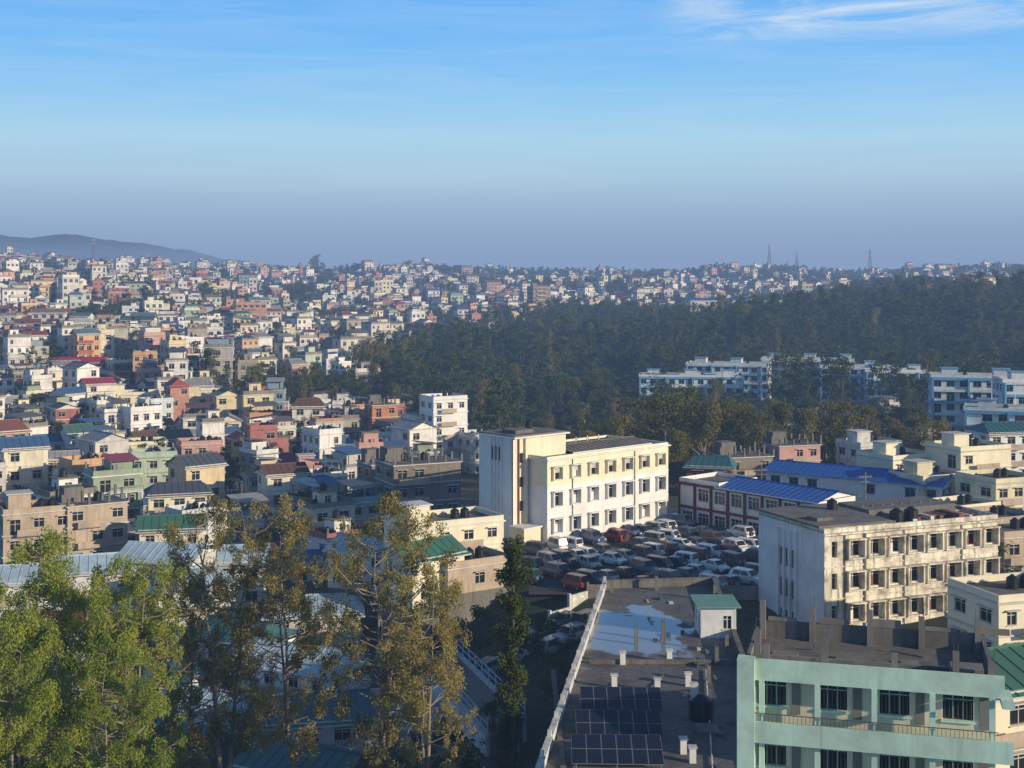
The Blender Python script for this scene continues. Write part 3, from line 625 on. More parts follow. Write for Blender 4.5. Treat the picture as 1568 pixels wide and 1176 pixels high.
EX=[]
def hb(name,u,y,zt,w,d,fl,ang,mats,roof='flat',fh=3.1,rise=1.4,rm=4,seed=0):
    mb=MB(); r=random.Random(seed+int(u)); bx=max(2,int(w/3));by=max(2,int(d/3.2))
    H=fl*fh; mb.box(-w/2+.01,.01,-10,w/2-.01,d-.01,0,C)
    q=[(-w/2,0),(w/2,0),(w/2,d),(-w/2,d)]
    for i in range(4): facade(mb,q[i],q[(i+1)%4],0,fh,fl,bx if i%2==0 else by,rng=r,ww=r.uniform(.36,.55),chj=.45,blank=.18)
    for j in range(1,fl+1):
        for i in range(4):
            P,L=frame(q[i],q[(i+1)%4]); obox(mb,P,-.2,L,j*fh-.12,j*fh+.05,.003,.22,F)
    if fl>1 and w>8:
        P,L=frame(q[0],q[1]); b0=r.uniform(0,L*.3); b1=b0+L*.45
        for j in range(1,fl): obox(mb,P,b0,b1,j*fh-.12,j*fh+.9,1.0,1.1,A); obox(mb,P,b0,b1,j*fh-.15,j*fh-.03,.23,1.1,F)
    if roof=='flat':
        mb.quad((-w/2,0,H+.01),(w/2,0,H+.01),(w/2,d,H+.01),(-w/2,d,H+.01),C); parapet(mb,-w/2,0,w/2,d,H+.055,.7,.18,W)
        tank(mb,w*.25,d*.6,H+.02); tank(mb,w*.25-1.5,d*.6,H+.02)
        if w>9: mb.box(-w/2+1,d*.3,H+.02,-w/2+4.2,d*.3+3.2,H+2.5,W); mb.box(-w/2+.7,d*.3-.3,H+2.5,-w/2+4.5,d*.3+3.5,H+2.65,F)
    elif roof=='raw':
        mb.quad((-w/2,0,H+.01),(w/2,0,H+.01),(w/2,d,H+.01),(-w/2,d,H+.01),C)
        for k in range(int(w/3)+1):
            for yy in (.3,d/2,d-.3): mb.box(-w/2+.1+k*3,yy-.17,H,-w/2+.44+k*3,yy+.17,H+r.uniform(1.0,1.8),C)
        tank(mb,1,d/2,H+.02); tank(mb,-2,d/2+1,H+.02)
        mb.box(-w/2+.5,d*.5,H,-w/2+3.4,d*.9,H+2.3,C)
    else: gable(mb,-w/2,0,w/2,d,H+.02,rise,.6,rm,hip=.18 if roof=='hip' else 0)
    x=hx(u,y); EX.append((x,y+d/2,max(w,d)/2+.8)); place(name,mb,mats,(x,y,zt-H),ang)
def MS(w,roof=P_teal,f=M_frame): return [w,M_glass,f,P_roofc,roof,M_tank,P_tan,M_steel]
P_raw=paint('raw_concrete_wall',(.25,.215,.18),.7); P_yel=paint('pale_yellow_wall',(.74,.68,.47),.4); P_pink=paint('pink_wall',(.55,.32,.29),.4)
hb('unfinished_concrete_building',655,222,29,12,9,4,.45,MS(P_raw),'raw')
hb('unfinished_concrete_building',605,240,26.5,9,7,3,.5,MS(P_raw),'raw')
hb('flat_roofed_annex',700,176,27.3,14,8,2,.5,MS(P_cream,f=P_white),'flat',fh=2.9)
hb('green_roofed_house',672,158,27,8,6,2,.75,MS(P_cream,P_green),'gable',fh=2.8)
hb('tan_outbuilding',735,160,25.5,9,6,1,.6,MS(P_tan),'flat')
hb('concrete_house',60,196,25.5,10,7,3,.5,MS(P_tan),'flat'); hb('tan_house',150,200,26,9,7,3,.6,MS(P_tan),'raw')
hb('pale_tin_roofed_house',150,170,22.5,10,8,2,.3,MS(P_pwhite,P_pale),'gable'); hb('pale_tin_roofed_house',235,172,23.5,10,8,2,-.2,MS(P_pwhite,P_pale),'gable')
hb('pale_tin_roofed_house',300,164,22,10,8,2,.5,MS(P_pwhite,P_pale),'hip'); hb('green_roofed_house',262,196,23,9,7,2,.2,MS(P_cream,P_green),'gable')
hb('blue_roofed_house',275,222,24.0,10,7,2,.3,MS(P_cream,paint('slate_tin',(.06,.08,.12),.3)),'hip')
hb('pale_tin_roofed_house',350,178,22,9,8,2,.1,MS(P_white,P_pale),'gable')
for u,y,zt,w,d,rf in [(60,150,20,10,8,P_red),(20,168,21.5,11,8,P_pale),(200,140,17,11,8,P_teal),(300,132,16.5,10,8,P_pale),(330,150,19,11,8,P_teal),(430,140,19,12,8,P_pale),(500,126,18,12,9,P_teal),(430,118,16,10,8,P_teal),(200,116,14,10,8,P_pale),(590,128,17,9,7,P_pale),(560,118,15,11,8,P_teal),(480,158,20,11,8,P_pale),(545,185,22,9,8,P_pale),(300,112,14,9,7,P_teal),(640,118,15.5,10,7,P_teal),(520,108,13.5,9,7,P_pale)]:
    hb('tin_roofed_house',u,y,zt,w,d,2 if zt>16.5 else 1,R.uniform(-.5,.6),MS(R.choice([P_white,P_pwhite,P_tan,P_blue]),rf),R.choice(['gable','hip']),fh=2.7)
hb('green_roofed_house',1562,84,34,9,8,3,.4,MS(P_cream,P_green),'gable',seed=3)
for u,y,zt,w,d,fl,a,m,rf in [(1400,232,28.5,10,9,3,.5,P_cream,'flat'),(1450,215,27.5,10,8,2,.45,P_yel,'flat'),(1510,228,30.5,11,9,3,.4,P_cream,'flat'),(1560,205,28.5,9,9,3,.4,P_yel,'flat'),(1500,196,26,9,7,2,.5,P_cream,'flat'),
    (1555,180,27,9,8,3,.4,P_tan,'flat'),(1150,245,27.0,9,8,2,.3,P_raw,'raw'),(1225,262,27,9,7,2,.3,P_pink,'raw'),(1085,240,26,8,7,1,-.3,P_red,'hip'),(1350,262,27,10,8,2,.4,P_pwhite,'flat'),(1560,250,31,12,9,3,.2,P_white,'hip'),(1560,150,24,8,8,3,.3,P_pwhite,'flat'),(1585,165,28,9,8,4,.3,P_tan,'flat'),(1590,128,29,9,8,4,.3,P_cream,'flat')]:
    hb('town_house',u,y,zt,w,d,fl,a,MS(m,P_teal),rf)
hb('white_apartment_house',690,318,31,9,8,5,.5,MS(P_white,f=P_white),'flat'); hb('white_apartment_house',655,322,26,7,7,4,.5,MS(P_pwhite,f=P_white),'flat'); hb('white_apartment_house',745,315,22.5,8,8,3,.5,MS(P_pwhite,f=P_white),'flat')
hb('pale_tower_block',296,500,37,8,9,6,.45,MS(P_white,f=P_white),'flat'); hb('pale_tower_block',258,505,34,8,9,5,.45,MS(P_cream,f=P_white),'flat')
hb('crimson_roofed_hall',115,440,32,18,9,2,0,MS(P_pink,paint('crimson_tin',(.42,.02,.08),.15)),'gable')
hb('long_cream_house',208,290,23.5,13,8,3,.3,MS(P_cream),'flat'); hb('long_cream_house',205,352,29,13,8,3,.3,MS(P_cream),'flat'); hb('long_cream_house',320,360,28.0,13,8,3,.3,MS(P_yel),'flat')
hb('pink_house',310,292,23.5,9,7,3,.4,MS(P_pink),'flat'); hb('pink_house',490,275,20.5,10,7,2,.3,MS(P_pink),'flat'); hb('orange_house',590,345,27.0,7,7,4,.4,MS(paint('orange_wall',(.5,.22,.1),.4)),'raw')
hb('brick_coloured_block',385,720,46,16,10,4,.2,MS(paint('salmon_wall',(.5,.27,.2),.4)),'flat')
hb('grey_tower_house',830,960,53,14,11,7,.4,MS(P_raw),'flat')
hb('long_white_hall',1090,880,45,28,12,2,.0,MS(P_cream,P_blueroof,P_white),'gable',fh=4); hb('long_white_hall',1175,900,44,24,12,3,.3,MS(P_white,P_blueroof,P_white),'flat')
hb('hilltop_house',1510,950,60,22,12,3,.3,MS(P_cream,P_red),'hip'); hb('hilltop_house',1430,930,54,16,10,2,.3,MS(P_cream,P_red),'hip')

# ------------------------------------------------------------------ yard asphalt, road, walls
M_asph=paint('asphalt',(.055,.055,.055),.4,.95,.4,(.03,.03,.03)); M_line,nt,b=newmat('road_marking_paint'); b.inputs['Base Color'].default_value=(.7,.7,.68,1)
mb=MB(); mb.poly([(2,158,22.41),(30,158,22.41),(33,162,22.41),(52,172,22.41),(52,200,22.41),(26,208,22.41),(10,206,22.41),(2,190,22.41)],0)
obj('car_park_asphalt',mb.mesh('car_park_asphalt',[M_asph]))
def strip(name,pts,w,mat,dz,kerb=False,mark=True):
    mb=MB()
    fine=[]
    for a,b_ in zip(pts[:-1],pts[1:]):
        for k in range(8): t=k/8; fine.append((a[0]+(b_[0]-a[0])*t,a[1]+(b_[1]-a[1])*t))
    fine.append(pts[-1]); Ls=[]
    for i,p in enumerate(fine):
        a=fine[max(0,i-1)];b_=fine[min(len(fine)-1,i+1)]; dx,dy=b_[0]-a[0],b_[1]-a[1]; l=math.hypot(dx,dy); n=(-dy/l,dx/l)
        z=max(terr(p[0]+n[0]*w/2*s,p[1]+n[1]*w/2*s) for s in (-1,0,1))+dz; Ls.append((p,n,z))
    def pt(e,o,h=0): return (e[0][0]+e[1][0]*o,e[0][1]+e[1][1]*o,e[2]+h)
    for i in range(len(Ls)-1):
        a,b_=Ls[i],Ls[i+1]
        mb.quad(pt(a,w/2),pt(a,-w/2),pt(b_,-w/2),pt(b_,w/2),0)
        if mark and i%2==0: mb.quad(pt(a,.06,.005),pt(a,-.06,.005),pt(b_,-.06,.005),pt(b_,.06,.005),1)
        for s in (1,-1):
            o0,o1=s*w/2,s*(w/2+.25)
            mb.hexa([pt(a,o0,-.3),pt(a,o1,-.3),pt(b_,o1,-.3),pt(b_,o0,-.3),pt(a,o0,.13),pt(a,o1,.13),pt(b_,o1,.13),pt(b_,o0,.13)],2)
    obj(name,mb.mesh(name,[mat,M_line,M_conc]))
strip('access_road',[(-24,215),(-22,185),(-19,160),(-12,140),(-2,128),(-3,110),(-8,90)],5.5,M_asph,.12)
strip('town_lane',[(-85,215),(-60,212),(-40,208),(-24,215)],5,M_asph,.12,mark=False)
def wallrun(name,pts,h,t,mat,posts=0,dz=0):
    mb=MB()
    for a,b_ in zip(pts[:-1],pts[1:]):
        P,L=frame(a,b_); n=max(1,int(L/3))
        for k in range(n):
            s0,s1=L*k/n,L*(k+1)/n; z=min(terr(*P(s0,0)[:2]),terr(*P(s1,0)[:2])); zt=(terr(*P(s0,0)[:2])+terr(*P(s1,0)[:2]))/2+h
            obox(mb,P,s0,s1,z-.5,zt,-t/2,t/2,0)
            if posts: obox(mb,P,s0-.15,s0+.15,z-.5,zt+.25,-t/2-.06,t/2+.06,0)
    obj(name,mb.mesh(name,[mat]))
wallrun('white_boundary_wall',[(-20.5,205),(-18.5,185),(-15.5,162)],1.5,.25,P_pwhite,1)
wallrun('yard_retaining_wall',[(9,158),(20,157.5),(30,157.5)],1.4,.3,M_conc,1)
wallrun('yard_boundary_wall',[(2,150),(9,158)],1.2,.25,P_pwhite,1)
wallrun('yard_back_wall',[(23,206),(26.5,208),(36,196)],1.6,.25,P_pwhite,1)
def railing(name,a,b_,za,zb):
    mb=MB(); P,L=frame(a,b_); n=int(L/1.6)
    def z(s): return za+(zb-za)*s/L
    for k in range(n+1): s=L*k/n; obox(mb,P,s-.05,s+.05,z(s)-1.5,z(s)+1.5,-.05,.05,0)
    for h in (.25,.85,1.45):
        mb.cyl(P(0,z(0)+h),P(L,z(L)+h),.05,.05,6,0)
    for k in range(n):
        s0,s1=L*k/n,L*(k+1)/n; mb.cyl(P(s0,z(s0)+.25),P(s1,z(s1)+1.45),.025,.025,4,0)
    mb.hexa([P(0,za-3,-.2),P(L,zb-3,-.2),P(L,zb-3,.2),P(0,za-3,.2),P(0,za,-.2),P(L,zb,-.2),P(L,zb,.2),P(0,za,.2)],1)
    obj(name,mb.mesh(name,[paint(name+'_paint',(.5,.62,.72),.15),P_pwhite]))
railing('ramp_railing',(-9.5,138),(-2.2,121),20.5,18.5); railing('ramp_railing',(-6.5,141),(1.2,124),21,19)
mb=MB(); mb.hexa([(-9.3,138,17),(-6.7,141,17),(1,124,15),(-2,121,15),(-9.3,138,20.3),(-6.7,141,20.8),(1,124,18.8),(-2,121,18.3)],0); obj('concrete_ramp',mb.mesh('concrete_ramp',[M_conc]))

# ------------------------------------------------------------------ vehicles
M_car=bpy.data.materials.new('car_paint'); M_car.use_nodes=True; nt=M_car.node_tree; b=nt.nodes['Principled BSDF']
oi=N(nt,'ShaderNodeObjectInfo'); nt.links.new(oi.outputs['Color'],b.inputs['Base Color']); b.inputs['Roughness'].default_value=.35; b.inputs['Coat Weight'].default_value=.3
M_tyre,nt,b=newmat('tyre_rubber'); b.inputs['Base Color'].default_value=(.015,.015,.015,1)
M_hub,nt,b=newmat('wheel_hub'); b.inputs['Base Color'].default_value=(.4,.4,.42,1); b.inputs['Metallic'].default_value=.7;b.inputs['Roughness'].default_value=.4
M_lamp,nt,b=newmat('head_lamp_lens'); b.inputs['Base Color'].default_value=(.75,.76,.78,1); b.inputs['Roughness'].default_value=.1
M_tail,nt,b=newmat('tail_lamp_lens'); b.inputs['Base Color'].default_value=(.35,.01,.01,1)
def car(kind):
    mb=MB(); CP,GL,TY,HU,LA,TA=range(6)
    if kind=='hatch': L,w,low,cab,wh=3.7,.82,[(0,.35,.62,.74),(.15,.22,.78,.8),(.85,.2,.93,.82),(2.9,.2,.98,.82),(3.6,.22,.95,.8),(3.7,.35,.7,.76)],[(.75,.93,.93),(1.45,.95,1.46),(2.9,.97,1.5),(3.55,.95,.97)],.29
    elif kind=='sedan': L,w,low,cab,wh=4.3,.84,[(0,.35,.6,.74),(.15,.22,.75,.8),(1.1,.2,.92,.84),(3.3,.2,.97,.84),(4.15,.22,.97,.8),(4.3,.35,.75,.76)],[(1.0,.92,.92),(1.75,.94,1.42),(2.8,.95,1.44),(3.6,.96,.98)],.31
    elif kind=='van': L,w,low,cab,wh=3.6,.76,[(0,.35,.75,.7),(.1,.22,.95,.74),(.7,.2,1.0,.76),(2.9,.2,1.0,.76),(3.5,.22,1.0,.75),(3.6,.35,.9,.72)],[(.15,.98,.99),(.75,1.0,1.76),(3.3,1.0,1.8),(3.52,1.0,1.0)],.28
    else: L,w,low,cab,wh=4.4,.9,[(0,.45,.85,.82),(.15,.3,1.0,.88),(1.1,.28,1.12,.9),(3.8,.28,1.15,.9),(4.3,.3,1.13,.88),(4.4,.45,.95,.84)],[(1.0,1.12,1.12),(1.6,1.14,1.78),(3.9,1.15,1.82),(4.3,1.14,1.14)],.37
    def ring(x,zb,zt,hw):
        zm=(zb+zt)/2; return [(x,-hw*.94,zb),(x,-hw,zm),(x,-hw*.93,zt),(x,hw*.93,zt),(x,hw,zm),(x,hw*.94,zb)]
    rs_=[ring(*s) for s in low]
    for a,b_ in zip(rs_[:-1],rs_[1:]):
        for i in range(6): j=(i+1)%6; mb.quad(a[i],a[j],b_[j],b_[i],CP)
    mb.poly(rs_[0][::-1],CP); mb.poly(rs_[-1],CP)
    wb=w*.92; wr=w*.76
    (xa,za,_),(xb,zb_,zr1),(xc,zc,zr2),(xd,zd,_)=cab
    for s in (-1,1):
        A_=(xa,s*wb,za);B_=(xb,s*wr,zr1);C_=(xc,s*wr,zr2);D_=(xd,s*wb,zd)
        mb.poly([A_,D_,C_,B_] if s<0 else [B_,C_,D_,A_],CP)
        def lp(t,h):
            xl=xa+(xb-xa)*h; xr=xd+(xc-xd)*h; x=xl+(xr-xl)*t; zz=za+(zr1-za)*h+ (zr2-zr1)*h*t; yy=s*(wb+(wr-wb)*h+.012); return (x,yy,zz)
        for t0,t1 in ((.12,.47),(.51,.86)): 
            q=[lp(t0,.12),lp(t1,.12),lp(t1,.85),lp(t0 if t0>.3 else t0+.02,.85)]
            mb.poly(q if s<0 else q[::-1],GL)
    mb.quad((xa,-wb,za),(xb,-wr,zr1),(xb,wr,zr1),(xa,wb,za),CP); mb.quad((xb,-wr,zr1),(xc,-wr,zr2),(xc,wr,zr2),(xb,wr,zr1),CP); mb.quad((xc,-wr,zr2),(xd,-wb,zd),(xd,wb,zd),(xc,wr,zr2),CP)
    def sc(p0,p1,t): return tuple(p0[i]+(p1[i]-p0[i])*t for i in range(3))
    for (l0,l1,r0,r1,ox) in (((xa,-wb,za),(xb,-wr,zr1),(xa,wb,za),(xb,wr,zr1),-.012),((xd,-wb,zd),(xc,-wr,zr2),(xd,wb,zd),(xc,wr,zr2),.012)):
        q=[sc(l0,l1,.1),sc(l0,l1,.9),sc(r0,r1,.9),sc(r0,r1,.1)]
        q=[(p[0]+ox,p[1]*.9,p[2]+.012) for p in q]; mb.poly(q,GL)
    for x in (L*.19,L*.80):
        for s in (-1,1):
            mb.cyl((x,s*(w-.16),wh),(x,s*(w+.015),wh),wh,wh,14,TY); mb.cyl((x,s*(w+.015),wh),(x,s*(w+.03),wh),wh*.6,wh*.5,10,HU)
    zl=low[1][2]-.14
    for s in (-1,1):
        mb.box(-.02,s*w*.62-.13,zl-.1,.14,s*w*.62+.13,zl+.06,LA); mb.box(L-.12,s*w*.72-.09,zl-.05,L+.02,s*w*.72+.09,zl+.18,TA)
        mb.box(xa+.15,s*(w+.08)-.07,za+.02,xa+.27,s*(w+.08)+.07,za+.16,CP)
    mb.box(-.05,-w*.85,.3,.06,w*.85,.46,TY); mb.box(L-.06,-w*.85,.32,L+.05,w*.85,.48,TY); mb.box(-.025,-w*.4,zl-.1,.01,w*.4,zl+.02,TY)
    if kind=='suv': mb.cyl((L+.05,0,.95),(L+.22,0,.95),.33,.33,14,TY)
    mb.v=[(x-L/2,y,z) for x,y,z in mb.v]
    return mb.mesh('car_'+kind,[M_car,M_glass,M_tyre,M_hub,M_lamp,M_tail])
CARS=[('parked_hatchback',car('hatch')),('parked_sedan',car('sedan')),('parked_van',car('van')),('parked_suv',car('suv'))]
CC=[(.80,.80,.79,1)]*7+[(.42,.43,.45,1)]*3+[(.12,.12,.13,1)]*4+[(.25,.02,.02,1),(.04,.08,.2,1),(.03,.03,.035,1),(.3,.3,.28,1),(.10,.09,.08,1),(.05,.12,.14,1)]
def incar(x,y):
    if not (2<x<50 and 160<y<206): return False
    lx=(x-34)*.925+(y-145)*.38; ly=-(x-34)*.38+(y-145)*.925
    if -3<lx<27 and -3<ly<16: return False
    mx,my=x-26,y-207; ml=math.hypot(15.5,18); ex,ey=15.5/ml,-18/ml
    a=mx*ex+my*ey; bb=-mx*ey+my*ex
    if -2<a<28 and -3.2<bb<12: return False
    return True
e1=(.743,.667);e2=(-.667,.743)
cr=random.Random(21)
for Y in (-3.8,-9.8,-14.8,-21.4,-26.4,-33.0,-38.0,-43.5):
    X=-22
    while X<40:
        X+=cr.choice([2.35,2.6,2.9,2.5,3.8])
        x=A1[0]+e1[0]*X+e2[0]*Y+cr.uniform(-.3,.3); y=A1[1]+e1[1]*X+e2[1]*Y+cr.uniform(-.8,.8)
        if not incar(x,y) or cr.random()<.10: continue
        nm,me=cr.choices(CARS,[3,2,4,3])[0]
        obj(nm,me,(x,y,22.42),AN1+math.pi/2+cr.choice([0,math.pi])+cr.uniform(-.22,.22),color=cr.choice(CC))
for (x,y,a) in [(-21.5,196,1.5),(-20,186,1.6),(-18.5,170,1.3),(-24,205,1.6),(3.5,150,.9),(6,152,.9),(0,146,.8),(4,144.5,.9),(-3,143,1.0),(8,149,.9),(6.4,146,.8)]:
    nm,me=cr.choice(CARS); obj(nm,me,(x,y,terr(x,y)+.14),a,color=cr.choice(CC))

# ------------------------------------------------------------------ scatter: town + forest
UB_Y=[235,300,390,440,540,700,800,1000,1300,2300]; UB_U=[585,680,680,600,545,660,740,900,1560,1620]
forest=empty('pine_forest'); far_town=empty('distant_town'); far_trees=empty('distant_trees')
def free(x,y,rad):
    for a,b_,c in EX:
        if (x-a)**2+(y-b_)**2<(c+rad)**2: return False
    return True
nh=0;nt_=0
sr=random.Random(77)
def tree(par,x,y,kind,s,name=None):
    me=sr.choice({'p':PINES,'b':BROADS,'l':LITS,'u':BUSH}[kind])
    obj(name or 'tree',me,(x,y,terr(x,y)-.3),sr.uniform(0,6.28),(s*sr.uniform(.9,1.1),s*sr.uniform(.9,1.1),s),parent=par)
y=228.0
while y<2250:
    st=8.7+y*.0062 if y<480 else 9.5+y*.0055
    x=-.46*y+sr.uniform(0,st)
    while x<.46*y:
        px=x+sr.uniform(-.33,.33)*st; py=y+sr.uniform(-.33,.33)*st; u=784+FPX*px/py; x+=st
        ub=np.interp(py,UB_Y,UB_U)
        cl=noise.noise(Vector((px/80,py/120,5)))
        if u<ub-10:
            if not free(px,py,3.2): continue
            pt_=.07+max(0,(cl-.10)*2.3)
            if py>900: pt_+=.06+(.16 if u>420 else 0)+(.12 if u>1100 else 0)
            if py>1650 and u>330: pt_+=.25
            if sr.random()<pt_:
                for _ in range(3 if py>900 else 2): tree(far_trees if py>600 else None,px+sr.uniform(-4,4),py+sr.uniform(-4,4),sr.choice('bbbp' if py>500 else 'bblp'),sr.uniform(.6,1.1)*(1 if py>400 else .75),'town_tree')
                continue
            if sr.random()<.05: continue
            lst=SMALLH if (py<430 or sr.random()<.35) else HOUSES
            me,rad,H=sr.choice(lst); fld=.35*noise.noise(Vector((px/130,py/130,9)))
            a=fld*2+.6+sr.choice([0,0,0,0,0,math.pi/2,math.pi,-math.pi/2])+sr.uniform(-.25,.25)
            s=sr.uniform(.85,1.15)*(1+max(0,py-600)*.00012)
            z=min(terr(px+dx,py+dy) for dx in(-4,4) for dy in (-4,4))+.6+sr.uniform(-1,2.2)
            obj('hillside_house',me,(px,py,z),a,(s,s,s*sr.uniform(.9,1.15)),parent=far_town if py>700 else None); nh+=1
            if sr.random()<.36: tree(far_trees if py>600 else None,px+st*.5,py+st*.45,sr.choice('bbup'),sr.uniform(.4,.75),'town_tree')
        elif py>930:
            if sr.random()<.08 and free(px,py,6):
                me,rad,H=sr.choice(HOUSES); obj('hillside_house',me,(px,py,terr(px,py)),sr.uniform(0,.9),(1.1,1.1,1.1),parent=far_town)
            for _ in range(2): tree(far_trees,px+sr.uniform(-7,7),py+sr.uniform(-7,7),sr.choice('pb'),sr.uniform(.8,1.2),'tree')
    y+=st*.97
y=300.0
while y<945:
    st=8.4
    x=-.12*y
    while x<.46*y:
        px=x+sr.uniform(-4,4); py=y+sr.uniform(-4,4); x+=st; u=784+FPX*px/py
        ub=np.interp(py,UB_Y,UB_U)
        if u<ub+ (60 if py<400 else 0): continue
        if 950<u<1400 and 446<py<520 and sr.random()<.84: continue
        if 1400<u and 285<py<372: continue
        if 1180<u and 300<py<430 and sr.random()<.5: continue
        if not free(px,py,2): continue
        if sr.random()>.92: continue
        low=py<430 and u>820
        hs=1+.35*noise.noise(Vector((px/40,py/40,2)))
        tree(forest,px,py,sr.choice('bbpl' if low else ('ppppbbl' )),sr.uniform(.7,1.0) if low else hs*sr.choice([.75,.9,1.05,1.2,1.45])*sr.uniform(.9,1.1),'pine_tree'); nt_+=1
    y+=st
for k in range(34):
    py=sr.uniform(305,440); u=sr.uniform(1180,1420); px=hx(u,py)
    if free(px,py,5):
        me,_,_=sr.choice(SMALLH); obj('valley_house',me,(px,py,terr(px,py)),sr.uniform(0,.9),(.95,.95,.85)); EX.append((px,py,5))
for u,py,s in [(915,275,1.1),(945,262,1.25),(985,285,1.5),(1020,270,1.6),(1050,282,1.7),(1080,268,1.4),(1110,280,1.45),(1140,288,1.3),(1165,275,1.2),(1200,285,1.35),(1235,275,1.25),(1265,290,1.35),(1300,280,1.35),(1330,290,1.3),(1370,280,1.1),(1410,268,1.2),(1440,275,1.1),(1480,262,1.0),(1530,270,1.0),(900,250,1.0),(1040,250,1.0),(960,300,1.2),(1000,310,1.2),(1180,300,1.2),(1280,305,1.1),
   (560,505,1.5),(590,495,1.6),(615,488,1.3),(575,480,1.1),(625,500,1.1),(545,515,1.2),(600,470,1.1),(640,490,1.3),(580,520,1.4)]:
    me=sr.choice(LITS); x=hx(u,py); obj('sunlit_tree',me,(x,py,terr(x,py)-.5),sr.uniform(0,6),(s*1.2,s*1.2,s))
for u,py,s,k in [(700,140,.7,'b'),(735,146,.6,'b'),(820,140,.55,'b'),(850,128,.5,'b'),(800,128,.5,'u'),(725,128,.8,'u'),(755,135,1.,'u'),(690,104,.8,'b'),(745,100,.7,'b'),(640,106,.7,'b'),(840,150,1,'u'),(870,146,1,'u'),(780,150,1,'u'),(760,122,.45,'b'),(565,200,.5,'l'),(560,165,.6,'l'),(420,210,.7,'b'),(460,225,.6,'l'),(30,180,.6,'b'),(1420,245,.6,'b'),(1540,165,.5,'b'),(120,215,.6,'b'),(230,205,.5,'b'),(350,222,.5,'b'),(90,180,.5,'b')]:
    tree(None,hx(u,py),py,k,s,'garden_tree' if k!='u' else 'garden_shrub')
for u,py in [(30,215),(105,212),(360,215),(430,218),(400,202),(500,214),(545,220),(-20,203),(-40,215),(480,198),(330,204),(455,207),(200,212),(520,202),(300,212),(230,216)]:
    x=hx(u,py)
    if free(x,py,2.5): me,_,H=sr.choice(SMALLH); obj('hillside_house',me,(x,py,terr(x,py)+.3),sr.uniform(.1,.8),(1,1,.95))
for u,py,s in [(480,1750,1.9),(487,1760,2.3),(205,1500,1.5),(215,1500,1.4),(225,1500,1.3),(1410,980,1.2),(1425,985,1.4),(1500,1000,1.5),(1520,1000,1.6),(1535,990,1.4),(1555,990,1.3)]:
    tree(far_trees,hx(u,py),py,sr.choice('pb'),s,'tree')
# wooded ridge along the far skyline
for k in range(1400):
    u=sr.uniform(300,1620); py=sr.uniform(1850,2080); x=hx(u,py)
    if noise.noise(Vector((u/70,0,4)))+sr.uniform(-.25,.35)<-.02: continue
    tree(far_trees,x,py,sr.choice('bbp'),sr.uniform(.8,1.35),'tree')

def mast(name,u,py,vt,vb):
    mb=MB(); x=hx(u,py); zt=CAMZ-(vt-425)/FPX*py; zb=CAMZ-(vb-425)/FPX*py; H=zt-zb; n=9; w0=H*.07; r=.19*py/1500
    def c(k,q): w=w0*(1-q)+.35; return ((-w if k in(0,3) else w),(-w if k<2 else w),H*q)
    for i in range(n):
        q0,q1=i/n,(i+1)/n
        for k in range(4):
            mb.cyl(c(k,q0),c(k,q1),r,r,4,0,False); mb.cyl(c(k,q0),c((k+1)%4,q1),r*.6,r*.6,3,0,False); mb.cyl(c(k,q1),c((k+1)%4,q1),r*.6,r*.6,3,0,False)
    mb.cyl((0,0,H),(0,0,H*1.12),r,r*.6,4,0)
    for q in (.82,.93):
        for a in range(3): an=a*2.1; mb.box(math.cos(an)*1.3-.3,math.sin(an)*1.3-.3,H*q-1.2,math.cos(an)*1.3+.3,math.sin(an)*1.3+.3,H*q+1.2,1)
    obj(name,mb.mesh(name,[M_steel,P_pwhite]),(x,py,zb))
for u,py,vt,vb in [(1178,1700,376,418),(1220,1700,388,420),(1332,1600,383,427),(143,1900,364,412),(226,1900,388,412),(780,1700,403,427),(1205,1750,400,418),(1490,900,420,440)]: mast('lattice_mast',u,py,vt,vb)
mb_pole=MB(); mb_pole.cyl((0,0,-1),(0,0,9),.15,.1,8,0); mb_pole.box(-1,-.05,8.2,1,.05,8.35,0); mb_pole.box(-.7,-.05,7.5,.7,.05,7.62,0)
for sx in (-.9,-.4,.4,.9): mb_pole.cyl((sx,0,8.35),(sx,0,8.55),.05,.05,6,0)
pm=mb_pole.mesh('pole',[M_conc]); pp=[(-25,198),(-27,222),(-20,176),(-15,150),(-55,208),(-80,214),(38,203),(52,196),(22,214)]
for p in pp: obj('utility_pole',pm,(p[0],p[1],terr(*p)),.2)
def wire(pts,sag=.8):
    mb=MB()
    for a,b_ in zip(pts[:-1],pts[1:]):
        A_=Vector((a[0],a[1],terr(*a)+8.5));B_=Vector((b_[0],b_[1],terr(*b_)+8.5))
        for off in (-.9,.9):
            prev=None
            for k in range(9):
                t=k/8; p=A_.lerp(B_,t)+Vector((off,0,-sag*4*t*(1-t)))
                if prev is not None: mb.cyl(prev,p,.02,.02,3,0,False)
                prev=p
    obj('overhead_wire',mb.mesh('overhead_wire',[M_steel]))
wire([(-27,222),(-25,198),(-20,176),(-15,150)]); wire([(-80,214),(-55,208),(-27,222)]); wire([(22,214),(38,203),(52,196)])

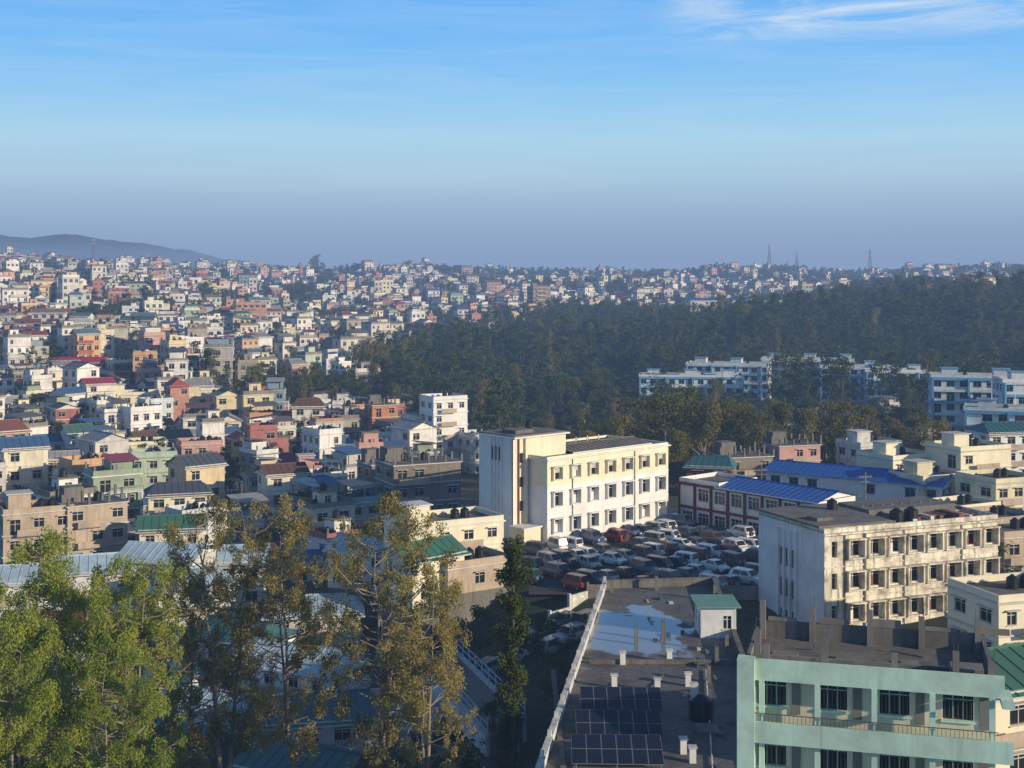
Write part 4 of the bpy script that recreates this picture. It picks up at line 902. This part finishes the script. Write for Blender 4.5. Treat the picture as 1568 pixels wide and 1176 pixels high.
# ------------------------------------------------------------------ light, sky, haze
sun_el=math.radians(15.5); az=Vector((.87,-.49,0)).normalized()
sd=Vector((az.x*math.cos(sun_el),az.y*math.cos(sun_el),math.sin(sun_el)))
sl=bpy.data.lights.new('sun','SUN'); sl.energy=5.0; sl.angle=math.radians(.5); sl.color=(1,.84,.60)
so=bpy.data.objects.new('sun',sl); so.rotation_euler=sd.to_track_quat('Z','Y').to_euler(); so.location=(200,-100,200); COL.objects.link(so)
wd=bpy.data.worlds.new('World'); scene.world=wd; wd.use_nodes=True; nt=wd.node_tree; nt.nodes.clear()
sky=N(nt,'ShaderNodeTexSky'); sky.sky_type='NISHITA'; sky.sun_disc=False; sky.sun_elevation=sun_el; sky.sun_rotation=math.atan2(sd.x,sd.y); sky.altitude=1500; sky.air_density=1.0; sky.dust_density=.6; sky.ozone_density=2.5
bg1=N(nt,'ShaderNodeBackground'); bg1.inputs[1].default_value=.11; nt.links.new(sky.outputs[0],bg1.inputs[0])
tc=N(nt,'ShaderNodeTexCoord'); sep=N(nt,'ShaderNodeSeparateXYZ'); nt.links.new(tc.outputs['Generated'],sep.inputs[0])
def s2l(*c): return tuple(((x/255+.055)/1.055)**2.4 for x in c)
mr=N(nt,'ShaderNodeMapRange'); mr.inputs['From Min'].default_value=-.02; mr.inputs['From Max'].default_value=.23; nt.links.new(sep.outputs[2],mr.inputs[0])
def zp(v): return ((425-v)/FPX+.02)/.25
rp=ramp(nt,[(0,s2l(142,164,194)),(zp(390),s2l(144,167,198)),(zp(330),s2l(158,186,215)),(zp(270),s2l(176,212,233)),(zp(215),s2l(174,219,244)),(zp(150),s2l(146,206,250)),(zp(70),s2l(118,190,252)),(1,s2l(98,174,248))]); nt.links.new(mr.outputs[0],rp.inputs[0])
def cloud(scx,scz,rot,lo,hi,zmin,zmax,xmin,xmax,amt,prev,sc=2.1):
    mp=N(nt,'ShaderNodeMapping'); mp.inputs['Scale'].default_value=(scx,1.0,scz); mp.inputs['Rotation'].default_value=(0,rot,0); nt.links.new(tc.outputs['Generated'],mp.inputs[0])
    cn=N(nt,'ShaderNodeTexNoise'); cn.inputs['Scale'].default_value=sc; cn.inputs['Detail'].default_value=7; cn.inputs['Roughness'].default_value=.6; cn.inputs['Distortion'].default_value=.9; nt.links.new(mp.outputs[0],cn.inputs['Vector'])
    crr=ramp(nt,[(lo,(0,0,0)),(hi,(1,1,1))]); nt.links.new(cn.outputs[0],crr.inputs[0])
    mz=N(nt,'ShaderNodeMapRange',interpolation_type='SMOOTHSTEP'); mz.inputs['From Min'].default_value=zmin; mz.inputs['From Max'].default_value=zmax; nt.links.new(sep.outputs[2],mz.inputs[0])
    mxx=N(nt,'ShaderNodeMapRange',interpolation_type='SMOOTHSTEP'); mxx.inputs['From Min'].default_value=xmin; mxx.inputs['From Max'].default_value=xmax; nt.links.new(sep.outputs[0],mxx.inputs[0])
    out=None
    for s_ in (mz,mxx,crr):
        if out is None: out=s_.outputs[0]
        else:
            m=N(nt,'ShaderNodeMath',operation='MULTIPLY'); nt.links.new(out,m.inputs[0]); nt.links.new(s_.outputs[0],m.inputs[1]); out=m.outputs[0]
    m=N(nt,'ShaderNodeMath',operation='MULTIPLY'); nt.links.new(out,m.inputs[0]); m.inputs[1].default_value=amt
    return mix(nt,prev,s2l(216,232,248),m.outputs[0])
c2=cloud(5,30,.18,.40,.70,.165,.184,.09,.16,.85,rp.outputs[0])
c2=cloud(2,26,0,.4,.8,.03,.09,-1.2,-.8,.2,c2,3)
bg2=N(nt,'ShaderNodeBackground'); bg2.inputs[1].default_value=1.0; nt.links.new(c2,bg2.inputs[0])
bl=N(nt,'ShaderNodeMapRange',interpolation_type='SMOOTHSTEP'); bl.inputs['From Min'].default_value=.23; bl.inputs['From Max'].default_value=.5; nt.links.new(sep.outputs[2],bl.inputs[0])
ms=N(nt,'ShaderNodeMixShader'); nt.links.new(bl.outputs[0],ms.inputs[0]); nt.links.new(bg2.outputs[0],ms.inputs[1]); nt.links.new(bg1.outputs[0],ms.inputs[2])
wo=N(nt,'ShaderNodeOutputWorld'); nt.links.new(ms.outputs[0],wo.inputs[0])
# haze layer lying over the valley: extinction, with emission standing in for scattered light
mb=MB(); mb.box(-6000,-400,-600,6000,7500,135,0)
hm=bpy.data.materials.new('valley_haze'); hm.use_nodes=True; nt=hm.node_tree; nt.nodes.clear()
DEN=.00032; AC=(.22,.12,0)
va=N(nt,'ShaderNodeVolumeAbsorption'); va.inputs['Color'].default_value=(*AC,1); va.inputs['Density'].default_value=DEN
SG=[DEN*(1-c) for c in AC]; AL=s2l(136,160,196)
em=[a*b_ for a,b_ in zip(SG,AL)]; mx_=max(em)
ve=N(nt,'ShaderNodeEmission'); ve.inputs['Color'].default_value=(*[e/mx_ for e in em],1); ve.inputs['Strength'].default_value=mx_
ad=N(nt,'ShaderNodeAddShader'); nt.links.new(va.outputs[0],ad.inputs[0]); nt.links.new(ve.outputs[0],ad.inputs[1])
ho=N(nt,'ShaderNodeOutputMaterial'); nt.links.new(ad.outputs[0],ho.inputs['Volume'])
obj('haze_layer',mb.mesh('haze_layer',[hm]))

cam=bpy.data.cameras.new('camera'); cam.sensor_width=36; cam.lens=36*FPX/1568; cam.shift_y=-(588-425)/1568; cam.clip_start=1; cam.clip_end=60000
co=bpy.data.objects.new('camera',cam); co.location=(0,0,CAMZ); co.rotation_euler=(math.pi/2,0,0); COL.objects.link(co); scene.camera=co
scene.view_settings.view_transform='Standard'; scene.view_settings.look='None'; scene.view_settings.exposure=0
print('houses',nh,'forest',nt_,'objects',len(bpy.data.objects))
